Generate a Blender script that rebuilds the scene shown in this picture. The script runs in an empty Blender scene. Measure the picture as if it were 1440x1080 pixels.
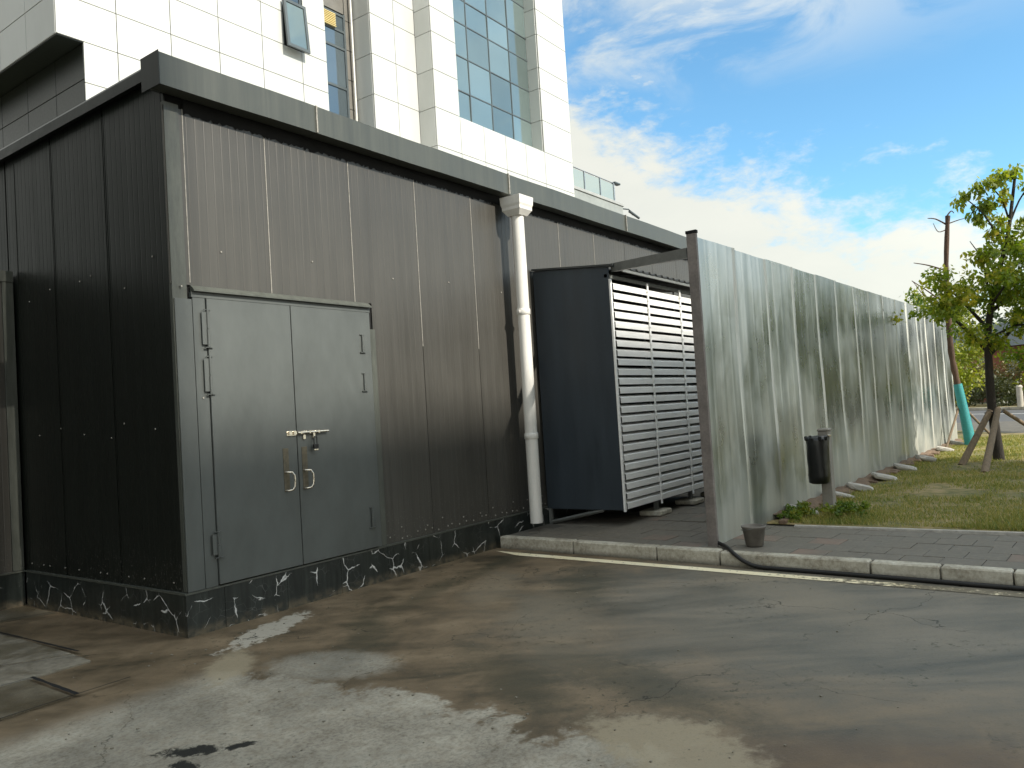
import bpy, bmesh, math, random
import numpy as np
from mathutils import Vector, Matrix, noise
random.seed(7); rng = np.random.default_rng(7)
S = bpy.context.scene
COL = S.collection
R = math.radians
PI = math.pi

# ------------------------------------------------------------------ camera
def vec(a): return Vector(a)
VA = Vector((1525-720, -(529-540))); VB = Vector((-812-720, -(675-540)))
F = math.sqrt(-(VA.x*VB.x + VA.y*VB.y))
AX = Vector((VA.x, VA.y, -F)).normalized(); AY = Vector((VB.x, VB.y, -F)).normalized(); AZ = AX.cross(AY)
ROT = Matrix((AX, AY, AZ))                      # world = ROT @ camera axes
CAM = Vector((-3.372, -5.592, 1.55))
cd = bpy.data.cameras.new('camera'); cam = bpy.data.objects.new('camera', cd); COL.objects.link(cam)
cam.matrix_world = Matrix.Translation(CAM) @ ROT.to_4x4()
cd.sensor_width = 36; cd.lens = F/1440*36; cd.clip_start = .05; cd.clip_end = 4000
S.camera = cam

# ------------------------------------------------------------------ sun and exposure
SUN_EL, SUN_AZ = 38.5, .6                     # azimuth turned from the wall's outward normal (-Y) towards +X
sun_dir = Vector((math.sin(R(SUN_AZ))*math.cos(R(SUN_EL)), -math.cos(R(SUN_AZ))*math.cos(R(SUN_EL)), math.sin(R(SUN_EL))))
sd = bpy.data.lights.new('sun', 'SUN'); sd.energy = 2.1; sd.angle = R(.6); sd.color = (1, .94, .84)
so = bpy.data.objects.new('sun', sd); COL.objects.link(so)
so.rotation_euler = (-sun_dir).to_track_quat('-Z', 'Y').to_euler()
S.view_settings.view_transform = 'Standard'; S.view_settings.look = 'None'
S.view_settings.exposure = 1.55; S.view_settings.gamma = 1; S.view_settings.use_curve_mapping = False

# ------------------------------------------------------------------ node helpers
class NT:
    def __init__(s, tree): s.t = tree; s.n = tree.nodes; s.l = tree.links
    def node(s, typ, **kw):
        n = s.n.new(typ)
        for k, v in kw.items(): setattr(n, k, v)
        return n
    def put(s, sock, v):
        if v is None: return
        if hasattr(v, 'is_output') or isinstance(v, bpy.types.NodeSocket): s.l.new(v, sock)
        elif isinstance(v, (tuple, list)) and len(v) == 3 and sock.type == 'RGBA': sock.default_value = (*v, 1)
        else: sock.default_value = v
    def math(s, op, a, b=None, c=None, clamp=False):
        n = s.node('ShaderNodeMath', operation=op, use_clamp=clamp)
        for i, v in enumerate((a, b, c)): s.put(n.inputs[i], v)
        return n.outputs[0]
    def coord(s, scale=(1, 1, 1), loc=(0, 0, 0), rot=(0, 0, 0), src='Object', world=False):
        if world:
            g = s.node('ShaderNodeNewGeometry').outputs['Position']
        else:
            g = s.node('ShaderNodeTexCoord').outputs[src]
        m = s.node('ShaderNodeMapping'); s.l.new(g, m.inputs[0])
        m.inputs['Scale'].default_value = scale; m.inputs['Location'].default_value = loc; m.inputs['Rotation'].default_value = rot
        return m.outputs[0]
    def noise(s, vec, scale=5, detail=4, rough=.55, dist=0, out=0):
        n = s.node('ShaderNodeTexNoise'); s.put(n.inputs['Vector'], vec)
        n.inputs['Scale'].default_value = scale; n.inputs['Detail'].default_value = detail
        n.inputs['Roughness'].default_value = rough; n.inputs['Distortion'].default_value = dist
        return n.outputs[out]
    def voro(s, vec, scale=5, feature='F1', rnd=1, out='Distance'):
        n = s.node('ShaderNodeTexVoronoi', feature=feature); s.put(n.inputs['Vector'], vec)
        n.inputs['Scale'].default_value = scale; n.inputs['Randomness'].default_value = rnd
        return n.outputs[out]
    def ramp(s, f, stops, interp='LINEAR'):
        n = s.node('ShaderNodeValToRGB'); s.put(n.inputs[0], f); r = n.color_ramp; r.interpolation = interp
        while len(r.elements) < len(stops): r.elements.new(.5)
        for e, (p, c) in zip(r.elements, stops):
            e.position = p; e.color = (*c, 1) if isinstance(c, (tuple, list)) else (c, c, c, 1)
        return n.outputs[0]
    def mr(s, f, a, b, c=0., d=1., smooth=False):
        n = s.node('ShaderNodeMapRange'); n.interpolation_type = 'SMOOTHSTEP' if smooth else 'LINEAR'
        s.put(n.inputs[0], f)
        for i, v in enumerate((a, b, c, d)): s.put(n.inputs[i+1], v)
        return n.outputs[0]
    def mix(s, f, a, b, mode='MIX'):
        n = s.node('ShaderNodeMix', data_type='RGBA', blend_type=mode)
        s.put(n.inputs[0], f); s.put(n.inputs[6], a); s.put(n.inputs[7], b)
        return n.outputs[2]
    def bump(s, h, strength=.3, dist=.01, normal=None):
        n = s.node('ShaderNodeBump'); n.inputs['Strength'].default_value = strength; n.inputs['Distance'].default_value = dist
        s.put(n.inputs['Height'], h)
        if normal is not None: s.l.new(normal, n.inputs['Normal'])
        return n.outputs[0]
    def sep(s, v):
        n = s.node('ShaderNodeSeparateXYZ'); s.put(n.inputs[0], v); return n.outputs
    def blob(s, pos, x, y, rx, ry, rot=0, edge=.35, nz=None, amp=.6):
        """mask of an elliptical patch on the ground with a ragged edge"""
        P = s.sep(pos); c, q = math.cos(rot), math.sin(rot)
        dx = s.math('SUBTRACT', P[0], x); dy = s.math('SUBTRACT', P[1], y)
        u = s.math('ADD', s.math('MULTIPLY', dx, c/rx), s.math('MULTIPLY', dy, q/rx))
        v = s.math('ADD', s.math('MULTIPLY', dx, -q/ry), s.math('MULTIPLY', dy, c/ry))
        d = s.math('SQRT', s.math('ADD', s.math('MULTIPLY', u, u), s.math('MULTIPLY', v, v)))
        if nz is not None: d = s.math('ADD', d, s.math('MULTIPLY', s.math('SUBTRACT', nz, .5), amp*2))
        return s.mr(d, 1-edge, 1+edge, 1, 0, True)

def mat(name):
    m = bpy.data.materials.new(name); m.use_nodes = True
    t = NT(m.node_tree); b = m.node_tree.nodes['Principled BSDF']
    return m, t, b
def simple(name, col, rough=.5, metal=0, var=.15, vscale=3, bump=.1, bscale=40, bdist=.002, spec=.5, stretch=(1, 1, 1)):
    m, t, b = mat(name)
    p = t.coord(scale=stretch, world=True)
    n1 = t.noise(p, vscale, 5, .6); n2 = t.noise(p, bscale, 3, .6)
    f = t.math('ADD', t.math('MULTIPLY', n1, .7), t.math('MULTIPLY', n2, .3))
    lo = tuple(c*(1-var) for c in col); hi = tuple(min(1, c*(1+var)) for c in col)
    t.put(b.inputs['Base Color'], t.ramp(f, [(.3, lo), (.7, hi)]))
    t.put(b.inputs['Roughness'], t.mr(n1, .3, .7, max(.03, rough-.07), min(1, rough+.07)))
    b.inputs['Metallic'].default_value = metal; b.inputs['Specular IOR Level'].default_value = spec
    if bump: t.put(b.inputs['Normal'], t.bump(n2, bump, bdist))
    return m

# ------------------------------------------------------------------ sky
w = bpy.data.worlds.new('World'); S.world = w; w.use_nodes = True
t = NT(w.node_tree); bg = w.node_tree.nodes['Background']
sky = t.node('ShaderNodeTexSky', sky_type='NISHITA', sun_disc=False, sun_elevation=R(SUN_EL), sun_rotation=R(180-SUN_AZ),
             air_density=1.0, dust_density=.6, ozone_density=2.0)
g = t.node('ShaderNodeTexCoord').outputs['Generated']
P = t.sep(g)
# broken cloud: puffs in direction space, a bank low over the far end of the wall, thin wisps higher up
wv = t.node('ShaderNodeMapping'); t.l.new(g, wv.inputs[0]); wv.inputs['Scale'].default_value = (1, 1, 2.1); wv.inputs['Location'].default_value = (.3, 1.7, .2)
gv = wv.outputs[0]
big = t.noise(gv, 1.7, 3, .55, .3)
mid = t.noise(gv, 7.0, 8, .62, .25)
det = t.noise(gv, 22, 6, .62, .2)
az = t.math('ARCTAN2', P[1], P[0])
lim = t.math('ADD', .175, t.math('MAXIMUM', t.math('MULTIPLY', t.math('MINIMUM', az, .9), .42), t.math('MULTIPLY', t.math('MAXIMUM', az, -1.2), -.20)))
h = t.math('DIVIDE', t.math('SUBTRACT', lim, P[2]), .085)
nz = t.math('MULTIPLY', t.math('SUBTRACT', t.math('ADD', t.math('MULTIPLY', mid, .62), t.math('MULTIPLY', det, .38)), .5), 6.5)
bank = t.math('MULTIPLY', t.mr(t.math('ADD', h, nz), -.25, 1.15, 0, 1, True), t.mr(h, -1.6, -.5, 0, 1, True))
gen = t.mr(t.math('ADD', t.math('MULTIPLY', big, .65), t.math('MULTIPLY', mid, .45)), .44, .60, 0, .95, True)
gen = t.math('MULTIPLY', gen, t.math('MAXIMUM', t.mr(P[2], .40, .50, 0, 1, True), t.mr(P[0], .2, -.3, 0, 1, True)))  # extra cloud out of view, added to whiten the ambient light
wn_ = t.node('ShaderNodeMapping'); t.l.new(g, wn_.inputs[0]); wn_.inputs['Scale'].default_value = (1, 1.1, 2.4); wn_.inputs['Rotation'].default_value = (R(12), 0, 0)
ws = t.noise(wn_.outputs[0], 6, 8, .6, .5)
wisp = t.math('MULTIPLY', t.math('MULTIPLY', t.mr(P[2], .33, .43, 0, 1, True), t.mr(az, .02, .45, .25, 1, True)), t.mr(ws, .40, .64, 0, .8, True))
cl = t.math('MAXIMUM', t.math('MAXIMUM', bank, gen), wisp)
shade = t.math('MULTIPLY', t.mr(mid, .35, .65, .86, 1.0), t.mr(P[2], .02, .3, .93, 1.0))
dt = t.node('ShaderNodeVectorMath', operation='DOT_PRODUCT'); t.l.new(g, dt.inputs[0]); dt.inputs[1].default_value = sun_dir
fwd = t.math('ADD', 1, t.math('MULTIPLY', t.math('POWER', t.mr(dt.outputs['Value'], -.3, 1, 0, 1), 1.5), 1.6))   # cloud is brighter towards the sun
ccol = t.mix(shade, (1.72, 1.82, 1.72), (2.75, 2.70, 2.36))
cs_ = t.node('ShaderNodeVectorMath', operation='SCALE'); t.put(cs_.inputs[0], ccol); t.l.new(fwd, cs_.inputs['Scale']); ccol = cs_.outputs[0]
blue = t.mix(1.0, sky.outputs[0], (.49, .73, .75), 'MULTIPLY')
t.put(bg.inputs[0], t.mix(t.math('MULTIPLY', cl, .93), blue, ccol))
bg.inputs[1].default_value = .11

# ------------------------------------------------------------------ mesh helpers
class MB:
    def __init__(s): s.v = []; s.f = []; s.sm = []
    def add(s, vs, fs, smooth=False):
        k = len(s.v); s.v += [tuple(v) for v in vs]; s.f += [tuple(i+k for i in f) for f in fs]; s.sm += [smooth]*len(fs)
        return s
    def box(s, x0, x1, y0, y1, z0, z1, c=0, M=None):
        bm = bmesh.new(); bmesh.ops.create_cube(bm, size=1)
        for v in bm.verts:
            v.co = Vector(((x0+x1)/2+v.co.x*(x1-x0), (y0+y1)/2+v.co.y*(y1-y0), (z0+z1)/2+v.co.z*(z1-z0)))
        if c: bmesh.ops.bevel(bm, geom=bm.edges[:], offset=c, segments=1, affect='EDGES', profile=.5)
        bm.verts.index_update()
        vs = [v.co.copy() for v in bm.verts]
        if M is not None: vs = [M @ v for v in vs]
        s.add(vs, [[v.index for v in f.verts] for f in bm.faces]); bm.free(); return s
    def tube(s, pts, r, n=10, cap=True, smooth=True):
        pts = [Vector(p) for p in pts]; rs = r if isinstance(r, (list, tuple)) else [r]*len(pts)
        vs = []; fs = []
        up = Vector((0, 0, 1))
        for i, p in enumerate(pts):
            d = (pts[min(i+1, len(pts)-1)]-pts[max(i-1, 0)]).normalized()
            if i == 0:
                a = d.cross(up) if abs(d.z) < .9 else d.cross(Vector((1, 0, 0)))
            else: a = a-d*a.dot(d)
            a.normalize(); b = d.cross(a)
            for k in range(n):
                q = 2*PI*k/n; vs.append(p+(a*math.cos(q)+b*math.sin(q))*rs[i])
        for i in range(len(pts)-1):
            for k in range(n): fs.append((i*n+k, i*n+(k+1) % n, (i+1)*n+(k+1) % n, (i+1)*n+k))
        s.add(vs, fs, smooth)
        if cap:
            s.add(vs[:n], [tuple(range(n))[::-1]]); s.add(vs[-n:], [tuple(range(n))])
        return s
    def prism(s, prof, p0, p1, ax, ay, close=True):
        """sweep a 2-D profile (list of (u,v)) from p0 to p1 with u along ax and v along ay"""
        p0, p1, ax, ay = map(Vector, (p0, p1, ax, ay)); n = len(prof)
        vs = [p0+ax*u+ay*v for u, v in prof]+[p1+ax*u+ay*v for u, v in prof]
        fs = [(i, (i+1) % n, n+(i+1) % n, n+i) for i in range(n if close else n-1)]
        if close: fs += [tuple(range(n))[::-1], tuple(range(n, 2*n))]
        return s.add(vs, fs)
    def build(s, name, m, parent=None, origin=None):
        vs = np.array(s.v, float)
        if origin is None: o = (vs.min(0)+vs.max(0))/2; o[2] = vs[:, 2].min()
        else: o = np.array(origin, float)
        me = bpy.data.meshes.new(name); me.from_pydata([tuple(v) for v in vs-o], [], s.f); me.update()
        bm = bmesh.new(); bm.from_mesh(me); bmesh.ops.recalc_face_normals(bm, faces=bm.faces[:]); bm.to_mesh(me); bm.free()
        if any(s.sm): me.polygons.foreach_set('use_smooth', s.sm)
        me.materials.append(m)
        return place(name, me, o, parent)
WLOC = {}
def place(name, me, o, parent=None, rz=0):
    ob = bpy.data.objects.new(name, me); COL.objects.link(ob); o = Vector(o)
    if parent is not None:
        ob.parent = parent; ob.location = o-WLOC[parent.name]
    else: ob.location = o
    ob.rotation_euler = (0, 0, rz)
    WLOC[ob.name] = o
    return ob
def thing(name, label, cat, loc=(0, 0, 0), group=None):
    o = place(name, None, loc); return tag(o, label, cat, group)
def tag(o, label, cat, group=None):
    o['label'] = label; o['category'] = cat
    if group: o['group'] = group
    return o
def struct(o): o['kind'] = 'structure'; return o
def stuff(o): o['kind'] = 'stuff'; return o
def B(*a, c=0): return MB().box(*a, c=c)

# ------------------------------------------------------------------ materials
# dark coated steel of the shed walls, vertical rain streaks and chalky dust
def panel_mat(name, base, r0, r1, coat=.0):
    m, t, b = mat(name)
    p = t.coord(scale=(9, 9, .35), world=True); q = t.coord(world=True)
    st = t.noise(p, 1.3, 6, .65); fine = t.noise(t.coord(scale=(40, 40, .8), world=True), 1, 3, .6); cl = t.noise(q, .9, 4, .6)
    f = t.math('ADD', t.math('MULTIPLY', st, .55), t.math('MULTIPLY', cl, .45))
    f = t.math('ADD', t.math('MULTIPLY', f, .75), t.math('MULTIPLY', fine, .25))
    c = t.ramp(f, [(.30, tuple(x*.72 for x in base)), (.5, base), (.72, tuple(x*1.35 for x in base))])
    z = t.sep(q)[2]
    sp = t.noise(q, 60, 2, .5)
    splash = t.math('MULTIPLY', t.mr(z, .32, .8, 1, 0), t.mr(sp, .62, .7, 0, .55))
    c = t.mix(splash, c, (.22, .21, .19))
    t.put(b.inputs['Base Color'], c)
    t.put(b.inputs['Roughness'], t.mr(f, .3, .7, r0, r1)); b.inputs['Specular IOR Level'].default_value = .5
    b.inputs['Coat Weight'].default_value = coat; b.inputs['Coat Roughness'].default_value = .12
    t.put(b.inputs['Normal'], t.bump(t.noise(t.coord(scale=(3, 3, .5), world=True), 1, 2, .5), .25, .012))
    return m
M = {}
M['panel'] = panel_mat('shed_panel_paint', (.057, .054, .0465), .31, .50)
M['panel_shaded'] = panel_mat('shed_panel_shaded', (.0065, .0085, .0062), .30, .5)  # panel paint again, with the unlit side's shade put into a near-black colour
M['grey_steel'] = simple('grey_door_paint', (.082, .090, .085), .45, var=.22, vscale=1.6, stretch=(1.5, 1.5, .7), bump=.12, bscale=6, bdist=.01)
M['fascia'] = panel_mat('fascia_paint', (.060, .065, .055), .3, .5)
M['trim'] = simple('trim_paint', (.070, .075, .063), .45, var=.3, vscale=6, stretch=(4, 4, .6))
M['seal'] = simple('pale_sealant', (.30, .285, .25), .7, var=.35, vscale=25)
M['black'] = simple('black_rubber', (.008, .008, .008), .55)
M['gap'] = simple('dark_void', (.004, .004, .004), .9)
M['pvc'] = simple('white_pvc', (.72, .70, .65), .38, var=.12, vscale=2, stretch=(2, 2, .6), bump=.03)
M['stainless'] = simple('stainless_steel', (.72, .66, .56), .25, metal=1, var=.15, vscale=30)
M['rust_stain'] = simple('brown_stained_plate', (.10, .085, .055), .6, var=.4, vscale=30)
M['enc'] = simple('blue_grey_enclosure_paint', (.032, .042, .052), .5, var=.25, vscale=2, stretch=(3, 3, .5), bump=.05)
M['louver'] = simple('white_louver_paint', (.84, .83, .80), .35, var=.12, vscale=5, stretch=(.6, 4, 4), bump=.03)
M['roofsheet'] = simple('roof_sheet_paint', (.05, .055, .055), .4, var=.3)
M['tube'] = simple('grey_tube_steel', (.14, .145, .135), .5, var=.3, vscale=9)
M['rustpost'] = simple('weathered_post_steel', (.19, .165, .15), .6, var=.35, vscale=5)
M['granite'] = simple('dark_granite', (.020, .024, .021), .35, var=.3, vscale=20)
M['granite_grey'] = simple('grey_brown_cladding', (.16, .15, .13), .45, var=.15)
M['frame'] = simple('grey_window_frame', (.07, .085, .09), .4, var=.15)
M['pole'] = simple('sawn_timber', (.17, .125, .08), .85, var=.45, vscale=8, stretch=(3, 3, .6), bump=.5, bscale=60, bdist=.006)
M['bucket'] = simple('dirty_grey_plastic', (.15, .135, .115), .55, var=.3, vscale=9)
M['post'] = simple('grey_concrete_post', (.24, .22, .19), .75, var=.25, vscale=6)
M['bag'] = simple('black_plastic', (.006, .007, .007), .35, var=.3, bump=.15, bscale=14, bdist=.03)
M['stone'] = simple('pale_broken_concrete', (.42, .40, .36), .85, var=.3, vscale=9, bump=.6, bscale=30, bdist=.01)
M['soil'] = simple('bare_soil', (.15, .10, .065), .95, var=.4, vscale=8, bump=.8, bscale=25, bdist=.02)
M['cyan'] = simple('turquoise_wrap', (.03, .26, .27), .55, var=.2, vscale=10, stretch=(1, 1, 5), bump=.5, bscale=22, bdist=.01)
M['brick'] = simple('distant_red_brick', (.24, .085, .06), .85, var=.2)
M['rooftile'] = simple('distant_dark_roof', (.055, .07, .075), .7, var=.2)
M['cream'] = simple('distant_render', (.45, .42, .36), .8)
M['steelrail'] = simple('rail_steel', (.35, .37, .38), .35, metal=.7)

def white_tile():
    m, t, b = mat('white_cladding')
    q = t.coord(world=True)
    n = t.noise(t.coord(scale=(1.5, 1.5, .5), world=True), 1.1, 5, .6); oi = t.node('ShaderNodeObjectInfo').outputs['Random']
    c = t.ramp(t.math('ADD', t.math('MULTIPLY', n, .7), t.math('MULTIPLY', oi, .3)), [(.25, (.49, .495, .465)), (.6, (.555, .56, .53))])
    t.put(b.inputs['Base Color'], c); b.inputs['Roughness'].default_value = .35
    return m
M['white'] = white_tile()

def galv():
    m, t, b = mat('galvanised_sheet')
    pos = t.coord(world=True); P = t.sep(pos)
    a = t.noise(t.coord(scale=(1.1, 1.1, .8), world=True), 1.3, 5, .55, .2)
    s_ = t.noise(t.coord(scale=(6, 6, .35), world=True), 1, 3, .5); fine = t.noise(t.coord(scale=(9, 9, 5), world=True), 1, 5, .7)
    oi = t.node('ShaderNodeObjectInfo').outputs['Random']
    f = t.math('ADD', t.math('ADD', t.math('MULTIPLY', a, .5), t.math('MULTIPLY', s_, .4)), t.math('MULTIPLY', oi, .10))
    c = t.ramp(f, [(.36, (.26, .295, .285)), (.50, (.42, .45, .44)), (.64, (.66, .68, .66))])
    # pale, dull bands on the sheet overlaps and odd crests
    fr = t.math('FRACT', t.math('MULTIPLY', t.math('SUBTRACT', P[0], 4.045), 1/wsh_))
    band = t.mr(t.math('ABSOLUTE', t.math('SUBTRACT', fr, .965)), .03, .065, 1, 0, True)
    rnd = t.noise(t.coord(scale=(1, 1, .02), world=True), 3.1, 2, .5)
    band = t.math('MAXIMUM', band, t.mr(rnd, .60, .66, 0, .55, True))
    band = t.math('MULTIPLY', band, t.mr(t.noise(t.coord(scale=(3, 3, 1.0), world=True), 1, 4, .6), .35, .6, .25, .95))
    c = t.mix(band, c, (.64, .63, .57))
    mud = t.math('MULTIPLY', t.mr(P[2], .15, 1.3, .8, .0, True), t.mr(a, .35, .6, .25, 1))
    c = t.mix(mud, c, (.31, .30, .235))
    t.put(b.inputs['Base Color'], c)
    dull = t.math('MAXIMUM', t.math('MULTIPLY', band, .8), mud)
    t.put(b.inputs['Metallic'], t.mr(dull, 0, .8, .93, .25))
    r = t.mr(a, .36, .62, .20, .36); r = t.math('ADD', r, t.math('MULTIPLY', fine, .08)); r = t.math('ADD', r, t.math('MULTIPLY', dull, .35))
    t.put(b.inputs['Roughness'], r)
    h = t.math('ADD', t.noise(t.coord(scale=(2.0, 2.0, 1.0), world=True), 1, 3, .5), t.math('MULTIPLY', fine, .03))
    t.put(b.inputs['Normal'], t.bump(h, .16, .03))
    return m
wsh_ = 14.959/15*.9997
M['galv'] = galv()

def glass(name, tint, rough=.03):
    m, t, b = mat(name)
    n = t.noise(t.coord(world=True), .6, 2, .5)
    oi = t.node('ShaderNodeObjectInfo').outputs['Random']
    f = t.math('ADD', t.math('MULTIPLY', n, .4), t.math('MULTIPLY', oi, .6))
    t.put(b.inputs['Base Color'], t.ramp(f, [(.1, tuple(x*.7 for x in tint)), (.9, tuple(x*1.4 for x in tint))]))
    b.inputs['Metallic'].default_value = .55; b.inputs['Roughness'].default_value = rough
    b.inputs['Specular IOR Level'].default_value = .9
    t.put(b.inputs['Normal'], t.bump(t.noise(t.coord(world=True), 1.2, 2, .5), .12, .01))
    return m
M['glass'] = glass('reflective_glass', (.22, .28, .27))
M['glass_dark'] = glass('dark_window_glass', (.12, .15, .165))
def rail_glass():
    m, t, b = mat('clear_rail_glass')
    b.inputs['Base Color'].default_value = (.75, .86, .84, 1); b.inputs['Transmission Weight'].default_value = 1
    b.inputs['Roughness'].default_value = .02; b.inputs['IOR'].default_value = 1.2
    return m
M['rail_glass'] = rail_glass()

def marble():
    m, t, b = mat('black_veined_marble')
    q = t.coord(world=True)
    wv = t.node('ShaderNodeVectorMath', operation='ADD'); t.put(wv.inputs[0], q)
    ns = t.node('ShaderNodeTexNoise'); t.put(ns.inputs['Vector'], q); ns.inputs['Scale'].default_value = 9; ns.inputs['Detail'].default_value = 4
    sc = t.node('ShaderNodeVectorMath', operation='SCALE'); t.l.new(ns.outputs['Color'], sc.inputs[0]); sc.inputs['Scale'].default_value = .07
    t.l.new(sc.outputs[0], wv.inputs[1])
    e = t.voro(wv.outputs[0], 3.7, 'DISTANCE_TO_EDGE')
    msk = t.noise(q, 5.2, 2, .5); th = t.mr(msk, .48, .66, 0, .028)
    v = t.math('LESS_THAN', e, th)
    vs = t.mr(t.math('DIVIDE', e, t.math('ADD', th, .0005)), .2, 1, 1, 0, True)
    e2 = t.voro(wv.outputs[0], 11, 'DISTANCE_TO_EDGE'); v2 = t.math('MULTIPLY', t.mr(e2, .0, .02, .13, 0), t.mr(msk, .42, .6, 0, 1))
    f = t.math('MAXIMUM', t.math('MULTIPLY', v, vs), v2)
    base = t.ramp(t.noise(t.coord(scale=(20, 20, 2), world=True), 1, 5, .6), [(.3, (.010, .013, .012)), (.7, (.030, .036, .032))])
    c = t.mix(f, base, (.62, .62, .60))
    z = t.sep(q)[2]
    mud = t.math('MULTIPLY', t.mr(z, .0, .10, .8, 0, True), t.mr(t.noise(q, 12, 4, .6), .4, .6, .1, 1))
    c = t.mix(mud, c, (.15, .12, .075))
    t.put(b.inputs['Base Color'], c); t.put(b.inputs['Roughness'], t.mr(mud, 0, .8, .28, .8))
    return m
M['marble'] = marble()

def driveway():
    m, t, b = mat('stained_wet_concrete')
    q = t.coord(world=True)
    n1 = t.noise(q, .55, 5, .6, .5); n2 = t.noise(q, 2.3, 6, .62, .4); n3 = t.noise(q, 14, 6, .7); n4 = t.noise(q, 90, 3, .7)
    PS = t.sep(q); su = t.math('ADD', t.math('MULTIPLY', PS[0], .59), t.math('MULTIPLY', PS[1], -.81)); sv = t.math('ADD', t.math('MULTIPLY', PS[0], .81), t.math('MULTIPLY', PS[1], .59))
    cs = t.node('ShaderNodeCombineXYZ'); t.put(cs.inputs[0], t.math('MULTIPLY', su, .55)); t.put(cs.inputs[1], t.math('MULTIPLY', sv, 2.3))
    stre = t.noise(cs.outputs[0], 1.3, 8, .66, .5)
    # wet brown film over grey concrete
    brown = t.ramp(t.math('ADD', t.math('MULTIPLY', n2, .5), t.math('MULTIPLY', stre, .5)),
                   [(.34, (.042, .037, .024)), (.43, (.105, .080, .050)), (.54, (.180, .135, .085)), (.68, (.26, .20, .13))])
    grey = t.ramp(t.math('ADD', t.math('MULTIPLY', n1, .4), t.math('MULTIPLY', stre, .6)),
                  [(.34, (.070, .070, .056)), (.5, (.155, .147, .120)), (.64, (.235, .215, .175))])
    P = t.sep(q); nq = t.math('ADD', t.math('MULTIPLY', n2, .5), t.math('MULTIPLY', stre, .5))
    # greyer asphalt to the right, browner by the shed
    gm = t.math('MULTIPLY', t.blob(q, 2.5, -4.3, 1.9, 2.4, 0, .5, nq, .8), .85)
    c = t.mix(gm, brown, grey)
    rb = t.blob(q, .15, -4.75, .24, 1.1, R(27), .5, n2, .7)
    c = t.mix(t.math('MULTIPLY', rb, .5), c, (.125, .082, .050))
    nk = t.math('ADD', t.math('MULTIPLY', n2, .5), t.math('MULTIPLY', n3, .5))
    for a in ((.35, -2.75, .20, .60, R(-28)), (.62, -3.4, .22, .7, R(-20)), (.75, -1.15, .16, .60, R(-48)), (1.9, -.75, .12, .6, R(-75)), (2.6, -1.9, .25, .7, R(-60)), (3.2, -.6, .12, .9, R(-80))):
        c = t.mix(t.math('MULTIPLY', t.blob(q, *a, .6, nk, 1.8), .48), c, (.040, .042, .027))
    for a in ((1.5, -2.3, .3, .8, R(-50)), (2.9, -3.6, .3, 1.0, R(-40)), (2.2, -1.2, .2, .7, R(-60))):
        c = t.mix(t.math('MULTIPLY', t.blob(q, *a, .6, nk, 1.3), .45), c, (.24, .205, .15))
    # bare, dry, cement-dusted concrete towards the camera
    line = t.math('ADD', t.math('MULTIPLY', P[0], .92), t.math('MULTIPLY', P[1], .02))
    d = t.math('SUBTRACT', -.22, line)
    d = t.math('ADD', d, t.math('MULTIPLY', t.math('SUBTRACT', n2, .5), 1.5))
    d = t.math('ADD', d, t.math('MULTIPLY', t.math('SUBTRACT', n3, .5), .35))
    y_ok = t.mr(P[1], -.75, -1.15, 0, 1, True)
    dry = t.math('MULTIPLY', t.mr(d, -.03, .10, 0, 1, True), y_ok)
    b2 = t.blob(q, .05, -1.55, .28, .42, R(20), .25, n3, .6); dry = t.math('MAXIMUM', dry, b2)
    nm = t.math('ADD', t.math('MULTIPLY', n2, .6), t.math('MULTIPLY', n3, .4)); b3 = t.blob(q, .46, -.40, .15, .46, R(-72), .12, nm, 1.8); b4 = t.blob(q, -.30, -.95, .13, .36, R(-45), .4, nm, 1.6)
    b5 = t.blob(q, -.05, -3.95, .26, .42, R(-10), .25, nm, 1.5)
    n5 = t.noise(q, 42, 5, .7)
    light = t.ramp(t.math('ADD', t.math('MULTIPLY', n2, .45), t.math('MULTIPLY', n5, .55)),
                   [(.34, (.14, .125, .098)), (.47, (.28, .255, .205)), (.58, (.40, .37, .30)), (.7, (.54, .50, .42))])
    light = t.mix(t.mr(n1, .40, .62, .0, .6), light, (.13, .125, .105))
    dryf = t.math('MULTIPLY', dry, t.mr(n3, .3, .55, .55, 1))
    c = t.mix(dryf, c, light)
    c = t.mix(t.math('MULTIPLY', t.math('MAXIMUM', b4, b5), .75), c, (.34, .29, .20))
    c = t.mix(b3, c, (.40, .37, .31))
    # dried dark spills
    for a in ((-1.18, -1.96, .055, .15, R(40)), (-1.30, -2.08, .04, .09, R(10)), (-1.02, -2.12, .03, .08, R(60))):
        c = t.mix(t.blob(q, *a, .25, t.math('ADD', t.math('MULTIPLY', n3, .7), t.math('MULTIPLY', n5, .3)), 1.9), c, (.020, .020, .017))
    moss = t.math('MULTIPLY', t.mr(n3, .56, .64, 0, .7), t.mr(t.noise(q, 1.1, 3, .5), .5, .62, 0, 1))
    c = t.mix(moss, c, (.030, .034, .020))
    grit = t.mr(n4, .66, .74, 0, .55); c = t.mix(grit, c, (.33, .31, .27))
    fsp = t.noise(q, 210, 2, .6); c = t.mix(t.mr(fsp, .60, .70, 0, .35), c, (.03, .028, .022)); c = t.mix(t.mr(n5, .56, .68, 0, .30), c, (.05, .045, .03))
    wq = t.node('ShaderNodeVectorMath', operation='SCALE'); nn_ = t.node('ShaderNodeTexNoise'); t.put(nn_.inputs['Vector'], q); nn_.inputs['Scale'].default_value = 3; nn_.inputs['Detail'].default_value = 6
    t.l.new(nn_.outputs['Color'], wq.inputs[0]); wq.inputs['Scale'].default_value = .5; wa = t.node('ShaderNodeVectorMath', operation='ADD'); t.put(wa.inputs[0], q); t.l.new(wq.outputs[0], wa.inputs[1])
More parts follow.
